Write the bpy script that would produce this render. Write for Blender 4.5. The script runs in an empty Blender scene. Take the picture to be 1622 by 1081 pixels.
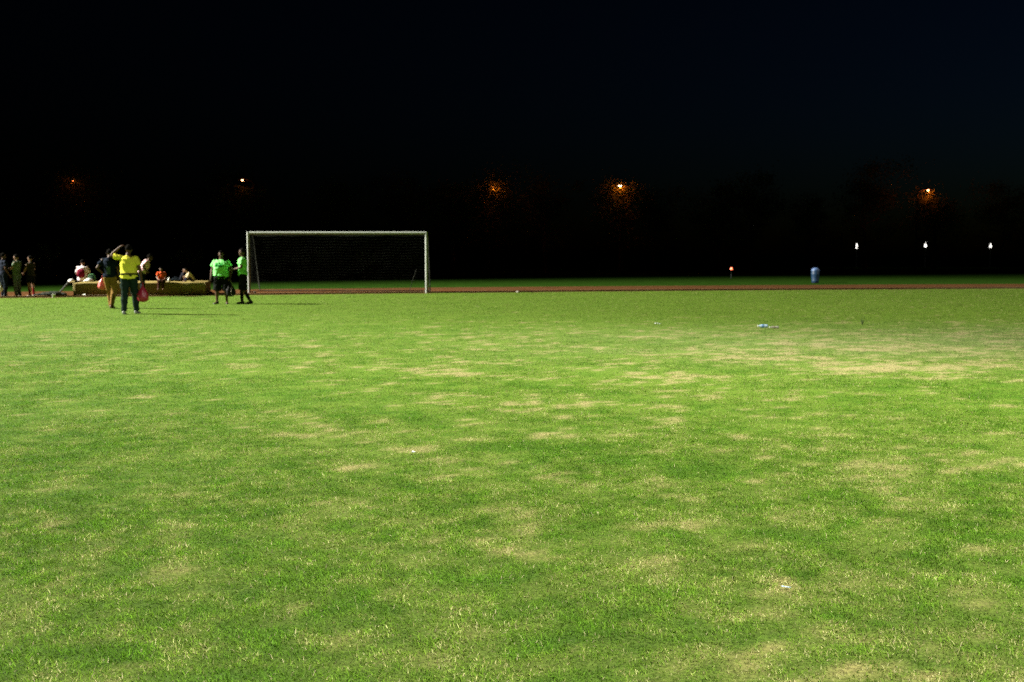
import bpy, bmesh, math, random
import numpy as np
from mathutils import Vector, Matrix, Euler

random.seed(7)
RNG = np.random.default_rng(11)
S = bpy.context.scene
COL = S.collection
rad = math.radians

# ------------------------------------------------------------------ camera
CAM_H = 1.55
PITCH = math.atan((540.5 - 403.0) / 1622.0)
cam_d = bpy.data.cameras.new('camera')
cam = bpy.data.objects.new('camera', cam_d)
COL.objects.link(cam)
cam.location = (0, 0, CAM_H)
cam.rotation_euler = (math.pi / 2 - PITCH, 0, 0)
cam_d.sensor_width = 36.0
cam_d.lens = 36.0
cam_d.clip_start = 0.05
cam_d.clip_end = 4000
cam_d.dof.use_dof = True
cam_d.dof.focus_distance = 5.2
cam_d.dof.aperture_fstop = 4.2
S.camera = cam

# ------------------------------------------------------------------ night sky, added fill sun, floodlights, exposure
SUN_EL, SUN_ROT = rad(-4.5), rad(72)
w = bpy.data.worlds.new('World')
S.world = w
w.use_nodes = True
nt = w.node_tree
bg = nt.nodes['Background']
sky = nt.nodes.new('ShaderNodeTexSky')
sky.sky_type = 'NISHITA'
sky.sun_disc = False
sky.sun_elevation = SUN_EL
sky.sun_rotation = SUN_ROT
tint = nt.nodes.new('ShaderNodeMix')
tint.data_type = 'RGBA'
tint.blend_type = 'MULTIPLY'
tint.inputs['Factor'].default_value = 1.0
tint.inputs['B'].default_value = (.14, .40, .85, 1)
nt.links.new(sky.outputs[0], tint.inputs['A'])
nt.links.new(tint.outputs['Result'], bg.inputs[0])
bg.inputs[1].default_value = 0.115

sl = bpy.data.lights.new('faint_fill_sun', 'SUN')  # weak fill sun, added so the dark trees show faintly
sl.energy = 0.004
sl.angle = rad(0.5)
sl.color = (0.75, 0.85, 1.0)
so = bpy.data.objects.new('faint_fill_sun', sl)
so.rotation_euler = (rad(48), 0, rad(-20))
COL.objects.link(so)


def flood(name, loc, aim, power, size, blend, color, r=0.5):
    l = bpy.data.lights.new(name, 'SPOT')
    l.energy = power
    l.spot_size = rad(size)
    l.spot_blend = blend
    l.color = color
    l.shadow_soft_size = r
    o = bpy.data.objects.new(name, l)
    o.location = loc
    o.rotation_euler = (Vector(aim) - Vector(loc)).to_track_quat('-Z', 'Y').to_euler()
    COL.objects.link(o)
    return o


# first two: the pitch's floodlight masts out of the frame, left of the goal area and behind the camera
flood('floodlight', (-75, 35, 42), (31, 30, 0), 1330000, 49, 0.8, (1.0, 0.97, 0.84), 1.3)
flood('floodlight', (10, -9, 20), (1, 6.3, 0), 108000, 53, 0.8, (1.0, 0.98, 0.86))
flood('floodlight', (62, 30, 28), (32, 51, 0), 55000, 34, 0.9, (1.0, 0.98, 0.88))  # extra spot added to brighten the verge at the right

S.view_settings.view_transform = 'Standard'
S.view_settings.look = 'None'
S.view_settings.exposure = 0.0
S.view_settings.gamma = 1.0
S.view_settings.use_curve_mapping = False
S.cycles.use_adaptive_sampling = True
S.cycles.max_bounces = 5
S.cycles.diffuse_bounces = 2
S.cycles.transmission_bounces = 3
S.cycles.transparent_max_bounces = 6
S.cycles.sample_clamp_indirect = 4.0
S.cycles.use_denoising = False

# ------------------------------------------------------------------ helpers
CAM_ROT = Euler((math.pi / 2 - PITCH, 0, 0)).to_matrix()


def ray(px, py):
    return CAM_ROT @ Vector(((px - 811.0) / 1622.0, -(py - 540.5) / 1622.0, -1.0))


def at(px, py, z=0.0):
    """the place at height z that the photograph shows at a pixel"""
    d = ray(px, py)
    t = (z - CAM_H) / d.z
    p = d * t
    return Vector((p.x, p.y, z))


def atd(px, py, y):
    """the place at depth y that the photograph shows at a pixel"""
    d = ray(px, py)
    p = d * (y / d.y)
    return Vector((p.x, p.y, p.z + CAM_H))


def track_y(x):
    x = np.clip(x, -60, 46)
    return 36.4 + .3154 * (x + 18.2) - .00262 * (x + 18.2) * (x + 3.3)


def material(name, color, rough=0.8, vary=0.15, nscale=8.0, bump=0.0, bscale=40.0, spec=0.3, metal=0.0, coords='Object'):
    m = bpy.data.materials.new(name)
    m.use_nodes = True
    n = m.node_tree
    b = n.nodes['Principled BSDF']
    tc = n.nodes.new('ShaderNodeTexCoord')
    no = n.nodes.new('ShaderNodeTexNoise')
    no.inputs['Scale'].default_value = nscale
    no.inputs['Detail'].default_value = 5
    n.links.new(tc.outputs[coords], no.inputs['Vector'])
    mx = n.nodes.new('ShaderNodeMix')
    mx.data_type = 'RGBA'
    mx.inputs['A'].default_value = tuple(max(0, c * (1 - vary)) for c in color) + (1,)
    mx.inputs['B'].default_value = tuple(min(1, c * (1 + vary)) for c in color) + (1,)
    n.links.new(no.outputs['Fac'], mx.inputs['Factor'])
    n.links.new(mx.outputs['Result'], b.inputs['Base Color'])
    b.inputs['Roughness'].default_value = rough
    b.inputs['Specular IOR Level'].default_value = spec
    b.inputs['Metallic'].default_value = metal
    if bump:
        nb = n.nodes.new('ShaderNodeTexNoise')
        nb.inputs['Scale'].default_value = bscale
        nb.inputs['Detail'].default_value = 4
        n.links.new(tc.outputs[coords], nb.inputs['Vector'])
        bp = n.nodes.new('ShaderNodeBump')
        bp.inputs['Strength'].default_value = bump
        bp.inputs['Distance'].default_value = 0.02
        n.links.new(nb.outputs['Fac'], bp.inputs['Height'])
        n.links.new(bp.outputs[0], b.inputs['Normal'])
    m['mix'] = mx.name
    return m


def emissive(name, color, strength):
    m = bpy.data.materials.new(name)
    m.use_nodes = True
    b = m.node_tree.nodes['Principled BSDF']
    b.inputs['Base Color'].default_value = (.8, .8, .8, 1)
    b.inputs['Emission Color'].default_value = tuple(color) + (1,)
    b.inputs['Emission Strength'].default_value = strength
    return m


def link(o, parent=None):
    COL.objects.link(o)
    if parent is not None:
        o.parent = parent
    return o


def build(name, bm, m, parent=None, smooth=True, loc=None):
    bmesh.ops.recalc_face_normals(bm, faces=bm.faces[:])
    me = bpy.data.meshes.new(name)
    bm.to_mesh(me)
    bm.free()
    if smooth:
        me.polygons.foreach_set('use_smooth', [True] * len(me.polygons))
    if m is not None:
        me.materials.append(m)
    o = bpy.data.objects.new(name, me)
    if loc is not None:
        o.location = loc
    return link(o, parent)


def thing(name, label, cat, loc=(0, 0, 0), rz=0.0, group=None):
    o = bpy.data.objects.new(name, None)
    o.empty_display_size = 0.2
    o.location = loc
    o.rotation_euler = (0, 0, rz)
    COL.objects.link(o)
    return tag(o, label, cat, group)


def tag(o, label=None, cat=None, group=None, kind=None):
    if label:
        o['label'] = label
    if cat:
        o['category'] = cat
    if group:
        o['group'] = group
    if kind:
        o['kind'] = kind
    return o


def copy_tree(o, parent=None):
    c = o.copy()
    COL.objects.link(c)
    c.parent = parent
    for ch in o.children:
        copy_tree(ch, c)
    return c


def add_box(bm, c, s, rz=0.0, bevel=0.0):
    r = bmesh.ops.create_cube(bm, size=1.0)
    vs = r['verts']
    bmesh.ops.scale(bm, vec=s, verts=vs)
    if rz:
        bmesh.ops.rotate(bm, cent=(0, 0, 0), matrix=Matrix.Rotation(rz, 3, 'Z'), verts=vs)
    bmesh.ops.translate(bm, vec=c, verts=vs)
    if bevel:
        es = list({e for v in vs for e in v.link_edges})
        bmesh.ops.bevel(bm, geom=es, offset=bevel, segments=2, affect='EDGES', profile=0.5)


def ring_loft(bm, rings, cap=True):
    """rings: lists of equal-length point lists"""
    vs = [[bm.verts.new(p) for p in r] for r in rings]
    n = len(vs[0])
    for a, b in zip(vs[:-1], vs[1:]):
        for i in range(n):
            j = (i + 1) % n
            bm.faces.new((a[i], a[j], b[j], b[i]))
    if cap:
        bm.faces.new(vs[0][::-1])
        bm.faces.new(vs[-1])


def ell(c, u, v, n=14, p=2.0):
    out = []
    for i in range(n):
        t = 2 * math.pi * i / n
        ct, st = math.cos(t), math.sin(t)
        k = (abs(ct) ** p + abs(st) ** p) ** (-1 / p)
        out.append(Vector(c) + u * (ct * k) + v * (st * k))
    return out


def tube(bm, pts, radii, n=10, round_ends=True, flat=1.0, side=None):
    pts = [Vector(p) for p in pts]
    if not hasattr(radii, '__len__'):
        radii = [radii] * len(pts)
    tans = []
    for i in range(len(pts)):
        a = pts[max(0, i - 1)]
        b = pts[min(len(pts) - 1, i + 1)]
        t = (b - a)
        tans.append(t.normalized() if t.length > 1e-9 else Vector((0, 0, 1)))
    u = side if side is not None else (Vector((0, 1, 0)) if abs(tans[0].y) < .8 else Vector((1, 0, 0)))
    rings = []
    for i, (p, r, t) in enumerate(zip(pts, radii, tans)):
        u = (u - t * u.dot(t)).normalized()
        v = t.cross(u)
        if i == 0 and round_ends:
            rings.append(ell(p - t * r * .85, u * r * .5, v * r * .5 * flat, n))
            rings.append(ell(p - t * r * .5, u * r * .86, v * r * .86 * flat, n))
        if i == len(pts) - 1 and not round_ends and r > .03:
            rings.append(ell(p - t * r * .1, u * r, v * r * flat, n))
        rings.append(ell(p, u * r, v * r * flat, n))
        if i == 0 and not round_ends and r > .03:
            rings.append(ell(p + t * r * .1, u * r, v * r * flat, n))
        if i == len(pts) - 1 and round_ends:
            rings.append(ell(p + t * r * .5, u * r * .86, v * r * .86 * flat, n))
            rings.append(ell(p + t * r * .85, u * r * .5, v * r * .5 * flat, n))
    ring_loft(bm, rings)


def lathe(bm, prof, n=24, c=(0, 0, 0)):
    c = Vector(c)
    rings = [[c + Vector((r * math.cos(2 * math.pi * i / n), r * math.sin(2 * math.pi * i / n), z)) for i in range(n)] for r, z in prof]
    ring_loft(bm, rings)


def ellipsoid(bm, c, r, rot=None, seg=16, rings=10):
    res = bmesh.ops.create_uvsphere(bm, u_segments=seg, v_segments=rings, radius=1.0)
    vs = res['verts']
    bmesh.ops.scale(bm, vec=r, verts=vs)
    if rot is not None:
        bmesh.ops.rotate(bm, cent=(0, 0, 0), matrix=rot, verts=vs)
    bmesh.ops.translate(bm, vec=c, verts=vs)
    return vs


def hash3(p):
    return (np.sin(p[:, 0] * 9.1 + p[:, 2] * 13.7) + np.sin(p[:, 1] * 11.3 - p[:, 2] * 17.9 + 1.3)
            + np.sin((p[:, 0] + p[:, 1]) * 21.7 + p[:, 2] * 8.3)) / 3


def fused(name, bm, m, parent, voxel=.009, smooth=2, wrinkle=0.0, seed=0.0, cut=None):
    """several overlapping closed shapes grown into one continuous surface"""
    me = bpy.data.meshes.new(name)
    bmesh.ops.recalc_face_normals(bm, faces=bm.faces[:])
    bm.to_mesh(me)
    bm.free()
    tmp = bpy.data.objects.new('tmp', me)
    COL.objects.link(tmp)
    r = tmp.modifiers.new('r', 'REMESH')
    r.mode = 'VOXEL'
    r.voxel_size = voxel
    if smooth:
        s = tmp.modifiers.new('s', 'SMOOTH')
        s.factor = .5
        s.iterations = smooth
    dg = bpy.context.evaluated_depsgraph_get()
    out = bpy.data.meshes.new_from_object(tmp.evaluated_get(dg))
    bpy.data.objects.remove(tmp)
    bpy.data.meshes.remove(me)
    out.name = name
    n = len(out.vertices)
    if wrinkle:
        co = np.empty(n * 3, np.float32)
        no = np.empty(n * 3, np.float32)
        out.vertices.foreach_get('co', co)
        out.vertices.foreach_get('normal', no)
        co = co.reshape(-1, 3)
        no = no.reshape(-1, 3)
        a = hash3(co * 1.3 + seed) + .8 * hash3(co * 2.9 + seed * 1.7)
        co += no * (a * wrinkle)[:, None]
        out.vertices.foreach_set('co', co.ravel())
        out.update()
    out.polygons.foreach_set('use_smooth', [True] * len(out.polygons))
    out.materials.clear()
    out.materials.append(m)
    o = bpy.data.objects.new(name, out)
    return link(o, parent)


# ------------------------------------------------------------------ numpy noise and the turf's wear map
def vnoise(x, y, seed):
    g = np.random.default_rng(seed).random((256, 256)).astype(np.float32)
    xi = np.floor(x).astype(int)
    yi = np.floor(y).astype(int)
    fx = x - xi
    fy = y - yi
    fx = fx * fx * (3 - 2 * fx)
    fy = fy * fy * (3 - 2 * fy)
    a = g[xi & 255, yi & 255]
    b = g[(xi + 1) & 255, yi & 255]
    c = g[xi & 255, (yi + 1) & 255]
    d = g[(xi + 1) & 255, (yi + 1) & 255]
    return (a * (1 - fx) + b * fx) * (1 - fy) + (c * (1 - fx) + d * fx) * fy


def fbm(x, y, scale, seed, octs=4):
    s = np.zeros_like(x)
    amp, tot = 1.0, 0.0
    f = 1.0 / scale
    for k in range(octs):
        s = s + amp * vnoise(x * f + 17.3 * k, y * f - 9.1 * k, seed + k)
        tot += amp
        amp *= .55
        f *= 2.03
    return s / tot


# worn (+) and lush (-) places of the pitch: photo position, half width and half height, strength
WEAR = [
    (1130, 563, 80, 4, .7), (1260, 568, 130, 4, .6), (1330, 552, 90, 4, .45), (1450, 548, 70, 4, .45), (1560, 561, 80, 4, .55),
    (1400, 579, 140, 6, .7), (1340, 588, 70, 5, .75), (1500, 594, 100, 4, .65), (1060, 598, 65, 5, .75), (1345, 621, 70, 4, .6),
    (1180, 622, 90, 6, .3), (490, 616, 45, 5, .75), (650, 625, 60, 6, .55), (760, 592, 100, 7, .35), (600, 578, 140, 7, .3),
    (230, 634, 45, 7, .6), (100, 640, 70, 8, .4), (190, 676, 60, 6, .4), (910, 691, 42, 6, .8), (1010, 690, 45, 5, .5),
    (700, 711, 48, 7, .9), (570, 737, 55, 9, .75), (1130, 703, 50, 5, .6), (1270, 700, 60, 6, .3), (860, 803, 70, 8, .6),
    (990, 797, 50, 8, .6), (720, 790, 50, 12, .35), (880, 968, 40, 10, .5), (1500, 742, 120, 10, .35), (1610, 745, 60, 12, .4),
    (60, 1043, 70, 10, .55), (1260, 925, 130, 9, .35), (1350, 1000, 110, 40, .3), (620, 890, 70, 14, .3), (780, 905, 80, 30, .2),
    (1450, 700, 140, 30, .25), (1150, 660, 160, 20, .2), (350, 693, 120, 8, .3), (560, 690, 160, 10, .2), (820, 640, 120, 10, .25),
    (250, 1020, 140, 14, .25), (420, 900, 80, 12, .2), (850, 1010, 70, 25, .25), (950, 930, 60, 20, .2),
    (540, 633, 150, 7, -.5), (510, 644, 80, 6, -.7), (600, 660, 120, 7, -.8), (680, 672, 70, 6, -.5), (900, 715, 100, 12, -.9),
    (1010, 735, 110, 12, -.7), (1180, 753, 50, 10, -.7), (1400, 606, 200, 7, -.5), (1180, 640, 140, 6, -.25), (1500, 625, 140, 14, -.4), (275, 757, 50, 8, -.7),
    (240, 760, 160, 12, -.25), (1100, 541, 150, 5, -.5), (900, 620, 120, 8, -.3), (300, 605, 160, 12, -.35), (30, 640, 60, 14, -.2),
    (1570, 850, 90, 70, -.35), (1000, 870, 90, 24, -.35), (560, 960, 90, 18, -.4), (100, 1062, 130, 16, -.5), (160, 800, 160, 40, -.2),
    (560, 830, 90, 20, -.35), (1400, 880, 120, 30, -.3), (1050, 1000, 110, 26, -.25), (640, 1010, 100, 20, -.3), (300, 960, 120, 20, -.25),
    (1300, 790, 160, 30, -.25), (1560, 770, 80, 14, -.4), (330, 860, 120, 20, -.2), (70, 720, 120, 24, -.2), (350, 790, 140, 22, -.2),
]
WE = []
for px, py, hw, hh, s in WEAR:
    c = at(px, py)
    dx = hw * c.y / 1622
    dy = max(.08, (at(px, py - hh).y - at(px, py + hh).y) / 2)
    WE.append((c.x, c.y, dx, dy, s * (.24 if py > 770 else .56)))


def dryness(x, y):
    wx = x + .55 * (fbm(x, y, .9, 40) - .5) + 1.0 * (fbm(x, y, 2.5, 41) - .5)
    wy = y + .9 * (fbm(x, y, .9, 50) - .5) + 1.0 * (fbm(x, y, 2.5, 51) - .5) * np.clip(y / 15, .3, 1.5)
    d = .37 + .14 * (fbm(x, y, 4.5, 3) - .5) + .16 * (fbm(x, y, 1.1, 5) - .5) + .85 * (fbm(x, y, .24, 9, 3) - .5) + .8 * (fbm(x, y, .085, 19, 2) - .5)
    streak = fbm(x * .3, y, .42, 61, 4)
    d = d + .38 * (streak - .5) * np.clip((y - 5) / 6, 0.2, 1)
    far = np.clip((y - 19) / 8, 0, 1)
    d = d * (1 - far * .55) + far * .26
    mod = np.clip(.2 + 1.6 * fbm(x * .45, y, .3, 71, 4), .3, 1.5)
    for cx, cy, rx, ry, s in WE:
        ex = ((wx - cx) / rx) ** 2 + ((wy - cy) / ry) ** 2
        d = d + s * .55 * np.exp(-ex ** 1.4 * .7) * mod
    # bleached ground round the penalty spot side, drier to the right
    band = np.exp(-((y - 18.0) / 4.2) ** 2)
    d = d + band * (.05 + .09 * np.clip((x + 6) / 12, 0, 1))
    d = d + .05 * np.clip((x / np.maximum(y, 1)) * 2, -1, 1)
    return np.clip(d, 0, 1.15)


def turf_colour(d, r, r2):
    """d dryness, r and r2 random per blade -> linear base colour"""
    lush = np.array([.055, .130, .006])
    mid = np.array([.098, .164, .015])
    straw = np.array([.245, .205, .088])
    pale = np.array([.37, .34, .185])
    t = np.clip(d * 1.9, 0, 1)[:, None]
    c = lush * (1 - t) + mid * t
    isdry = (r < np.clip((d - .22) * 1.15, .02, .92))[:, None]
    ps = np.clip(r2 * 1.5 - .65, 0, 1)[:, None]
    s = straw * (1 - ps) + pale * ps
    k = np.clip(.30 + .65 * d, 0, .95)[:, None]
    c = np.where(isdry, s * k + c * (1 - k) * 1.1, c)
    c = c * (0.58 + .84 * r2)[:, None]
    c = np.where((r2 > .978)[:, None], pale * (.55 + .4 * r)[:, None], c)
    return c


def bleach(x, y, c):
    b = np.exp(-((y - 18.0) / 4.0) ** 2) * np.clip((x + 3) / 11, .08, 1) * (.25 + .75 * fbm(x * .3, y, .5, 83, 4)) * .36
    b = np.clip(b, 0, .6)[:, None]
    return c * (1 - b) + np.array([.27, .29, .165]) * b


# ------------------------------------------------------------------ ground, pitch, track
def attr_material(name, attr, fine=60.0, rough=.95, trans=0.0, vary=.5, bump=0.0):
    m = bpy.data.materials.new(name)
    m.use_nodes = True
    n = m.node_tree
    for x in list(n.nodes):
        n.nodes.remove(x)
    out = n.nodes.new('ShaderNodeOutputMaterial')
    a = n.nodes.new('ShaderNodeAttribute')
    a.attribute_name = attr
    colour = a.outputs['Color']
    dif = n.nodes.new('ShaderNodeBsdfPrincipled')
    dif.inputs['Roughness'].default_value = rough
    dif.inputs['Specular IOR Level'].default_value = .10
    if vary:
        tc = n.nodes.new('ShaderNodeTexCoord')
        no = n.nodes.new('ShaderNodeTexNoise')
        no.inputs['Scale'].default_value = fine
        no.inputs['Detail'].default_value = 6
        n.links.new(tc.outputs['Object'], no.inputs['Vector'])
        mr = n.nodes.new('ShaderNodeMapRange')
        mr.inputs['From Min'].default_value = .3
        mr.inputs['From Max'].default_value = .7
        mr.inputs['To Min'].default_value = 1 - vary
        mr.inputs['To Max'].default_value = 1 + vary
        n.links.new(no.outputs['Fac'], mr.inputs['Value'])
        mu = n.nodes.new('ShaderNodeVectorMath')
        mu.operation = 'SCALE'
        n.links.new(a.outputs['Color'], mu.inputs[0])
        n.links.new(mr.outputs[0], mu.inputs['Scale'])
        colour = mu.outputs[0]
        if bump:
            bp = n.nodes.new('ShaderNodeBump')
            bp.inputs['Strength'].default_value = bump
            bp.inputs['Distance'].default_value = .02
            n.links.new(no.outputs['Fac'], bp.inputs['Height'])
            n.links.new(bp.outputs[0], dif.inputs['Normal'])
    n.links.new(colour, dif.inputs['Base Color'])
    if trans:
        tr = n.nodes.new('ShaderNodeBsdfTranslucent')
        n.links.new(colour, tr.inputs['Color'])
        ms = n.nodes.new('ShaderNodeMixShader')
        ms.inputs[0].default_value = trans
        n.links.new(dif.outputs[0], ms.inputs[1])
        n.links.new(tr.outputs[0], ms.inputs[2])
        n.links.new(ms.outputs[0], out.inputs[0])
    else:
        n.links.new(dif.outputs[0], out.inputs[0])
    return m


M_VERGE = material('verge_turf', (.020, .052, .006), 1.0, .5, 1.3, .6, 30, 0.0)
bm = bmesh.new()
bmesh.ops.create_grid(bm, x_segments=40, y_segments=40, size=1500)
tag(build('ground', bm, M_VERGE, smooth=False, loc=(0, 0, -.006)), kind='structure')


def mesh_np(name, co, faces, counts, m, cols=None, smooth=False):
    me = bpy.data.meshes.new(name)
    me.vertices.add(len(co))
    me.vertices.foreach_set('co', co.astype(np.float32).ravel())
    me.loops.add(len(faces))
    me.loops.foreach_set('vertex_index', faces.astype(np.int32))
    me.polygons.add(len(counts))
    st = np.concatenate([[0], np.cumsum(counts)[:-1]]).astype(np.int32)
    me.polygons.foreach_set('loop_start', st)
    me.update(calc_edges=True)
    if smooth:
        me.polygons.foreach_set('use_smooth', np.ones(len(counts), bool))
    if cols is not None:
        ca = me.color_attributes.new('tint', 'FLOAT_COLOR', 'POINT')
        c4 = np.ones((len(co), 4), np.float32)
        c4[:, :3] = cols
        ca.data.foreach_set('color', c4.ravel())
    me.materials.append(m)
    o = bpy.data.objects.new(name, me)
    return link(o)


# pitch: one fine sheet up to the running track
nx, ny = 520, 420
gx = np.linspace(-32, 36, nx)
gv = np.linspace(0, 1, ny)
XX = np.repeat(gx[None, :], ny, 0)
YE = track_y(XX) - .45 + .12 * np.sin(XX * 3.1) * np.sin(XX * .7 + 1)
YY = -3 + (YE + 3) * (gv[:, None] ** 1.25)
ZZ = .012 * (fbm(XX.ravel(), YY.ravel(), .5, 77, 3) - .5)
co = np.stack([XX.ravel(), YY.ravel(), ZZ + .004], 1)
dd = dryness(co[:, 0], co[:, 1])
soil = np.array([.078, .096, .018])
under = np.array([.030, .064, .006])
dryc = np.array([.17, .15, .055])
t = np.clip(dd, 0, 1)[:, None]
gc = under * (1 - t) + soil * t
t2 = np.clip((dd - .55) / .5, 0, 1)[:, None]
gc = gc * (1 - t2) + dryc * t2
# the outfield is seen so flat that the ground carries the blades' own colour there
farw = np.clip((co[:, 1] - 4) / 9, 0, 1)[:, None]
gc = gc * (1 - farw) + farw * turf_colour(dd, np.ones(len(dd)) * .5, np.ones(len(dd)) * .5) * 1.0
gc = bleach(co[:, 0], co[:, 1], gc)
idx = np.arange(nx * ny).reshape(ny, nx)
q = np.stack([idx[:-1, :-1], idx[:-1, 1:], idx[1:, 1:], idx[1:, :-1]], -1).reshape(-1, 4)
M_FIELD = attr_material('pitch_ground', 'tint', 55, .95, 0, .45, .5)
tag(mesh_np('field', co, q.ravel(), np.full(len(q), 4), M_FIELD, gc, True), kind='structure')


def band(name, off0, off1, z, m, x0=-58, x1=46, n=160, wob=0.0):
    xs = np.linspace(x0, x1, n)
    bm = bmesh.new()
    prev = None
    for i, x in enumerate(xs):
        y = float(track_y(x))
        s = (float(track_y(x + .5)) - float(track_y(x - .5)))
        nrm = Vector((-s, 1, 0)).normalized()
        wv = wob * (math.sin(x * 2.3) + math.sin(x * 5.1 + 1))
        a = bm.verts.new(Vector((x, y, z)) + nrm * (off0 + wv))
        b = bm.verts.new(Vector((x, y, z)) + nrm * off1)
        if prev:
            bm.faces.new((prev[0], a, b, prev[1]))
        prev = (a, b)
    return build(name, bm, m, smooth=False)


M_DIRT = material('bare_edge_soil', (.10, .070, .028), 1.0, .45, 2.5, .5, 30, 0.0)
M_TRACK = material('running_track_surface', (.095, .042, .017), 1.0, .35, .9, .4, 90, 0.0)
M_LINE = material('track_line_paint', (.19, .12, .065), 1.0, .3, 3, 0, 40, 0.0)
tag(band('track_edge', -.75, .05, .002, M_DIRT, wob=.13), kind='structure')
tag(band('track', .05, 6.3, .008, M_TRACK), kind='structure')
for k, off in enumerate((1.25, 2.47, 3.69, 4.91, 6.2)):
    tag(band('track_line', off, off + .06, .012, M_LINE), kind='structure')
M_KERB = material('kerb_concrete', (.26, .19, .11), 1.0, .25, 4, 0, 40, 0.0)
bm = bmesh.new()
xs = np.linspace(-58, 46, 200)
rings = []
for x in xs:
    y = float(track_y(x))
    s = (float(track_y(x + .5)) - float(track_y(x - .5)))
    nrm = Vector((-s, 1, 0)).normalized()
    p = Vector((x, y, .009)) + nrm * .06
    rings.append([p, p + nrm * .10, p + nrm * .10 + Vector((0, 0, .05)), p + Vector((0, 0, .05))])
ring_loft(bm, rings)
tag(build('kerb', bm, M_KERB, smooth=False), kind='structure')

# ------------------------------------------------------------------ goal
GY = at(536, 464.5).y
GX0, GX1 = at(391.5, 465).x, at(677, 464).x
gxc = (GX0 + GX1) / 2
GW = (GX1 - GX0)
GH = 2.34
M_POST = material('goal_white_paint', (.29, .31, .28), .55, .10, 6, .05, 60, .5)
M_STAY = material('goal_galvanised_stay', (.03, .033, .026), .8, .2, 8, 0, 40, .1)
M_NET = material('goal_net_cord', (.032, .038, .025), .9, .1, 10)
goal = thing('football_goal', 'white football goal with a dark net standing at the edge of the running track', 'goal', (gxc, GY, 0))
R = .055
for s in (-1, 1):
    bm = bmesh.new()
    tube(bm, [(s * GW / 2, 0, -.02), (s * GW / 2, 0, GH * .5), (s * GW / 2, 0, GH + R * 1.9)], R, 20, False)
    build('post', bm, M_POST, goal)
bm = bmesh.new()
tube(bm, [(-GW / 2 + R * .9, 0, GH + R), (0, 0, GH + R), (GW / 2 - R * .9, 0, GH + R)], R, 20, False)
build('crossbar', bm, M_POST, goal)
TD, BD = .75, 1.75
for s in (-1, 1):
    bm = bmesh.new()
    x = s * (GW / 2)
    tube(bm, [(x, .06, GH + .05), (x, TD, GH - .02), (x - s * .0, TD + .12, GH - .16), (x, BD, .03), (x, .06, .03)], .020, 8)
    build('stanchion', bm, M_STAY, goal)
bm = bmesh.new()
tube(bm, [(GW / 2 - .90, BD + .30, .0), (GW / 2 - .74, BD + .12, .45), (GW / 2 - .56, BD - .10, .92)], .012, 6)
build('net_stay', bm, M_STAY, goal)
bm = bmesh.new()
tube(bm, [(-GW / 2, BD, .03), (GW / 2, BD, .03)], .020, 8)
build('ground_bar', bm, M_STAY, goal)
# net: cords of the roof and back, and of the two sides
prof = [(.02, GH + .03), (TD, GH - .04)]
nb = 20
for i in range(1, nb + 1):
    u = i / nb
    prof.append((TD + (BD - TD) * u + .10 * math.sin(math.pi * u), (GH - .04) * (1 - u) + .03 * u))
prof2 = []
for a, b in zip(prof[:-1], prof[1:]):
    k = max(1, round(math.dist(a, b) / .125))
    prof2 += [(a[0] + (b[0] - a[0]) * j / k, a[1] + (b[1] - a[1]) * j / k) for j in range(k)]
prof2.append(prof[-1])
bm = bmesh.new()
CR = .0022
ncol = 58
rn = random.Random(3)


def sag(i, j):
    return Vector((.02 * math.sin(i * .9 + j * .33), .03 * math.sin(i * .23 + j * .4), -.03 * abs(math.sin(i * math.pi / 9))))


net = [[Vector((-GW / 2 + GW * i / ncol, p[0], p[1])) + sag(i, j) for j, p in enumerate(prof2)] for i in range(ncol + 1)]
for i in range(ncol + 1):
    tube(bm, net[i], CR, 3, False)
for j in range(len(prof2)):
    tube(bm, [net[i][j] for i in range(ncol + 1)], CR, 3, False)
for s in (-1, 1):
    x = s * GW / 2
    for k in range(1, 19):
        z = k * .13
        yb = BD - (BD - TD) * (z / GH) + .05
        tube(bm, [(x + .02 * math.sin(z * 9), .05, z), (x + .03 * math.sin(z * 5), yb * .5, z - .02), (x, yb, z)], CR, 3, False)
    for k in range(1, 14):
        y = k * .13
        zt = GH if y < TD else GH * (BD - y) / (BD - TD)
        if zt > .1:
            tube(bm, [(x, y, .03), (x + .03 * math.sin(y * 7), y, zt * .5), (x, y, zt)], CR, 3, False)
build('net', bm, M_NET, goal, smooth=False)

# ------------------------------------------------------------------ people
SKIN = material('brown_skin', (.085, .040, .021), .6, .12, 12, .1, 90, .25)
SKIN_L = material('light_brown_skin', (.24, .13, .08), .55, .1, 12, .1, 90, .35)
HAIR = material('black_hair', (.006, .005, .004), .95, .3, 60, .5, 120, .03)
EYE = material('dark_eye', (.01, .008, .007), .3, .1, 10)
LIP = material('lip', (.10, .035, .025), .5, .1, 10)
CLOTH = {}


def cloth(name, c, vary=.12):
    if name not in CLOTH:
        CLOTH[name] = material(name, c, .85, vary, 7, .35, 28, .05)
    return CLOTH[name]


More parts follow.
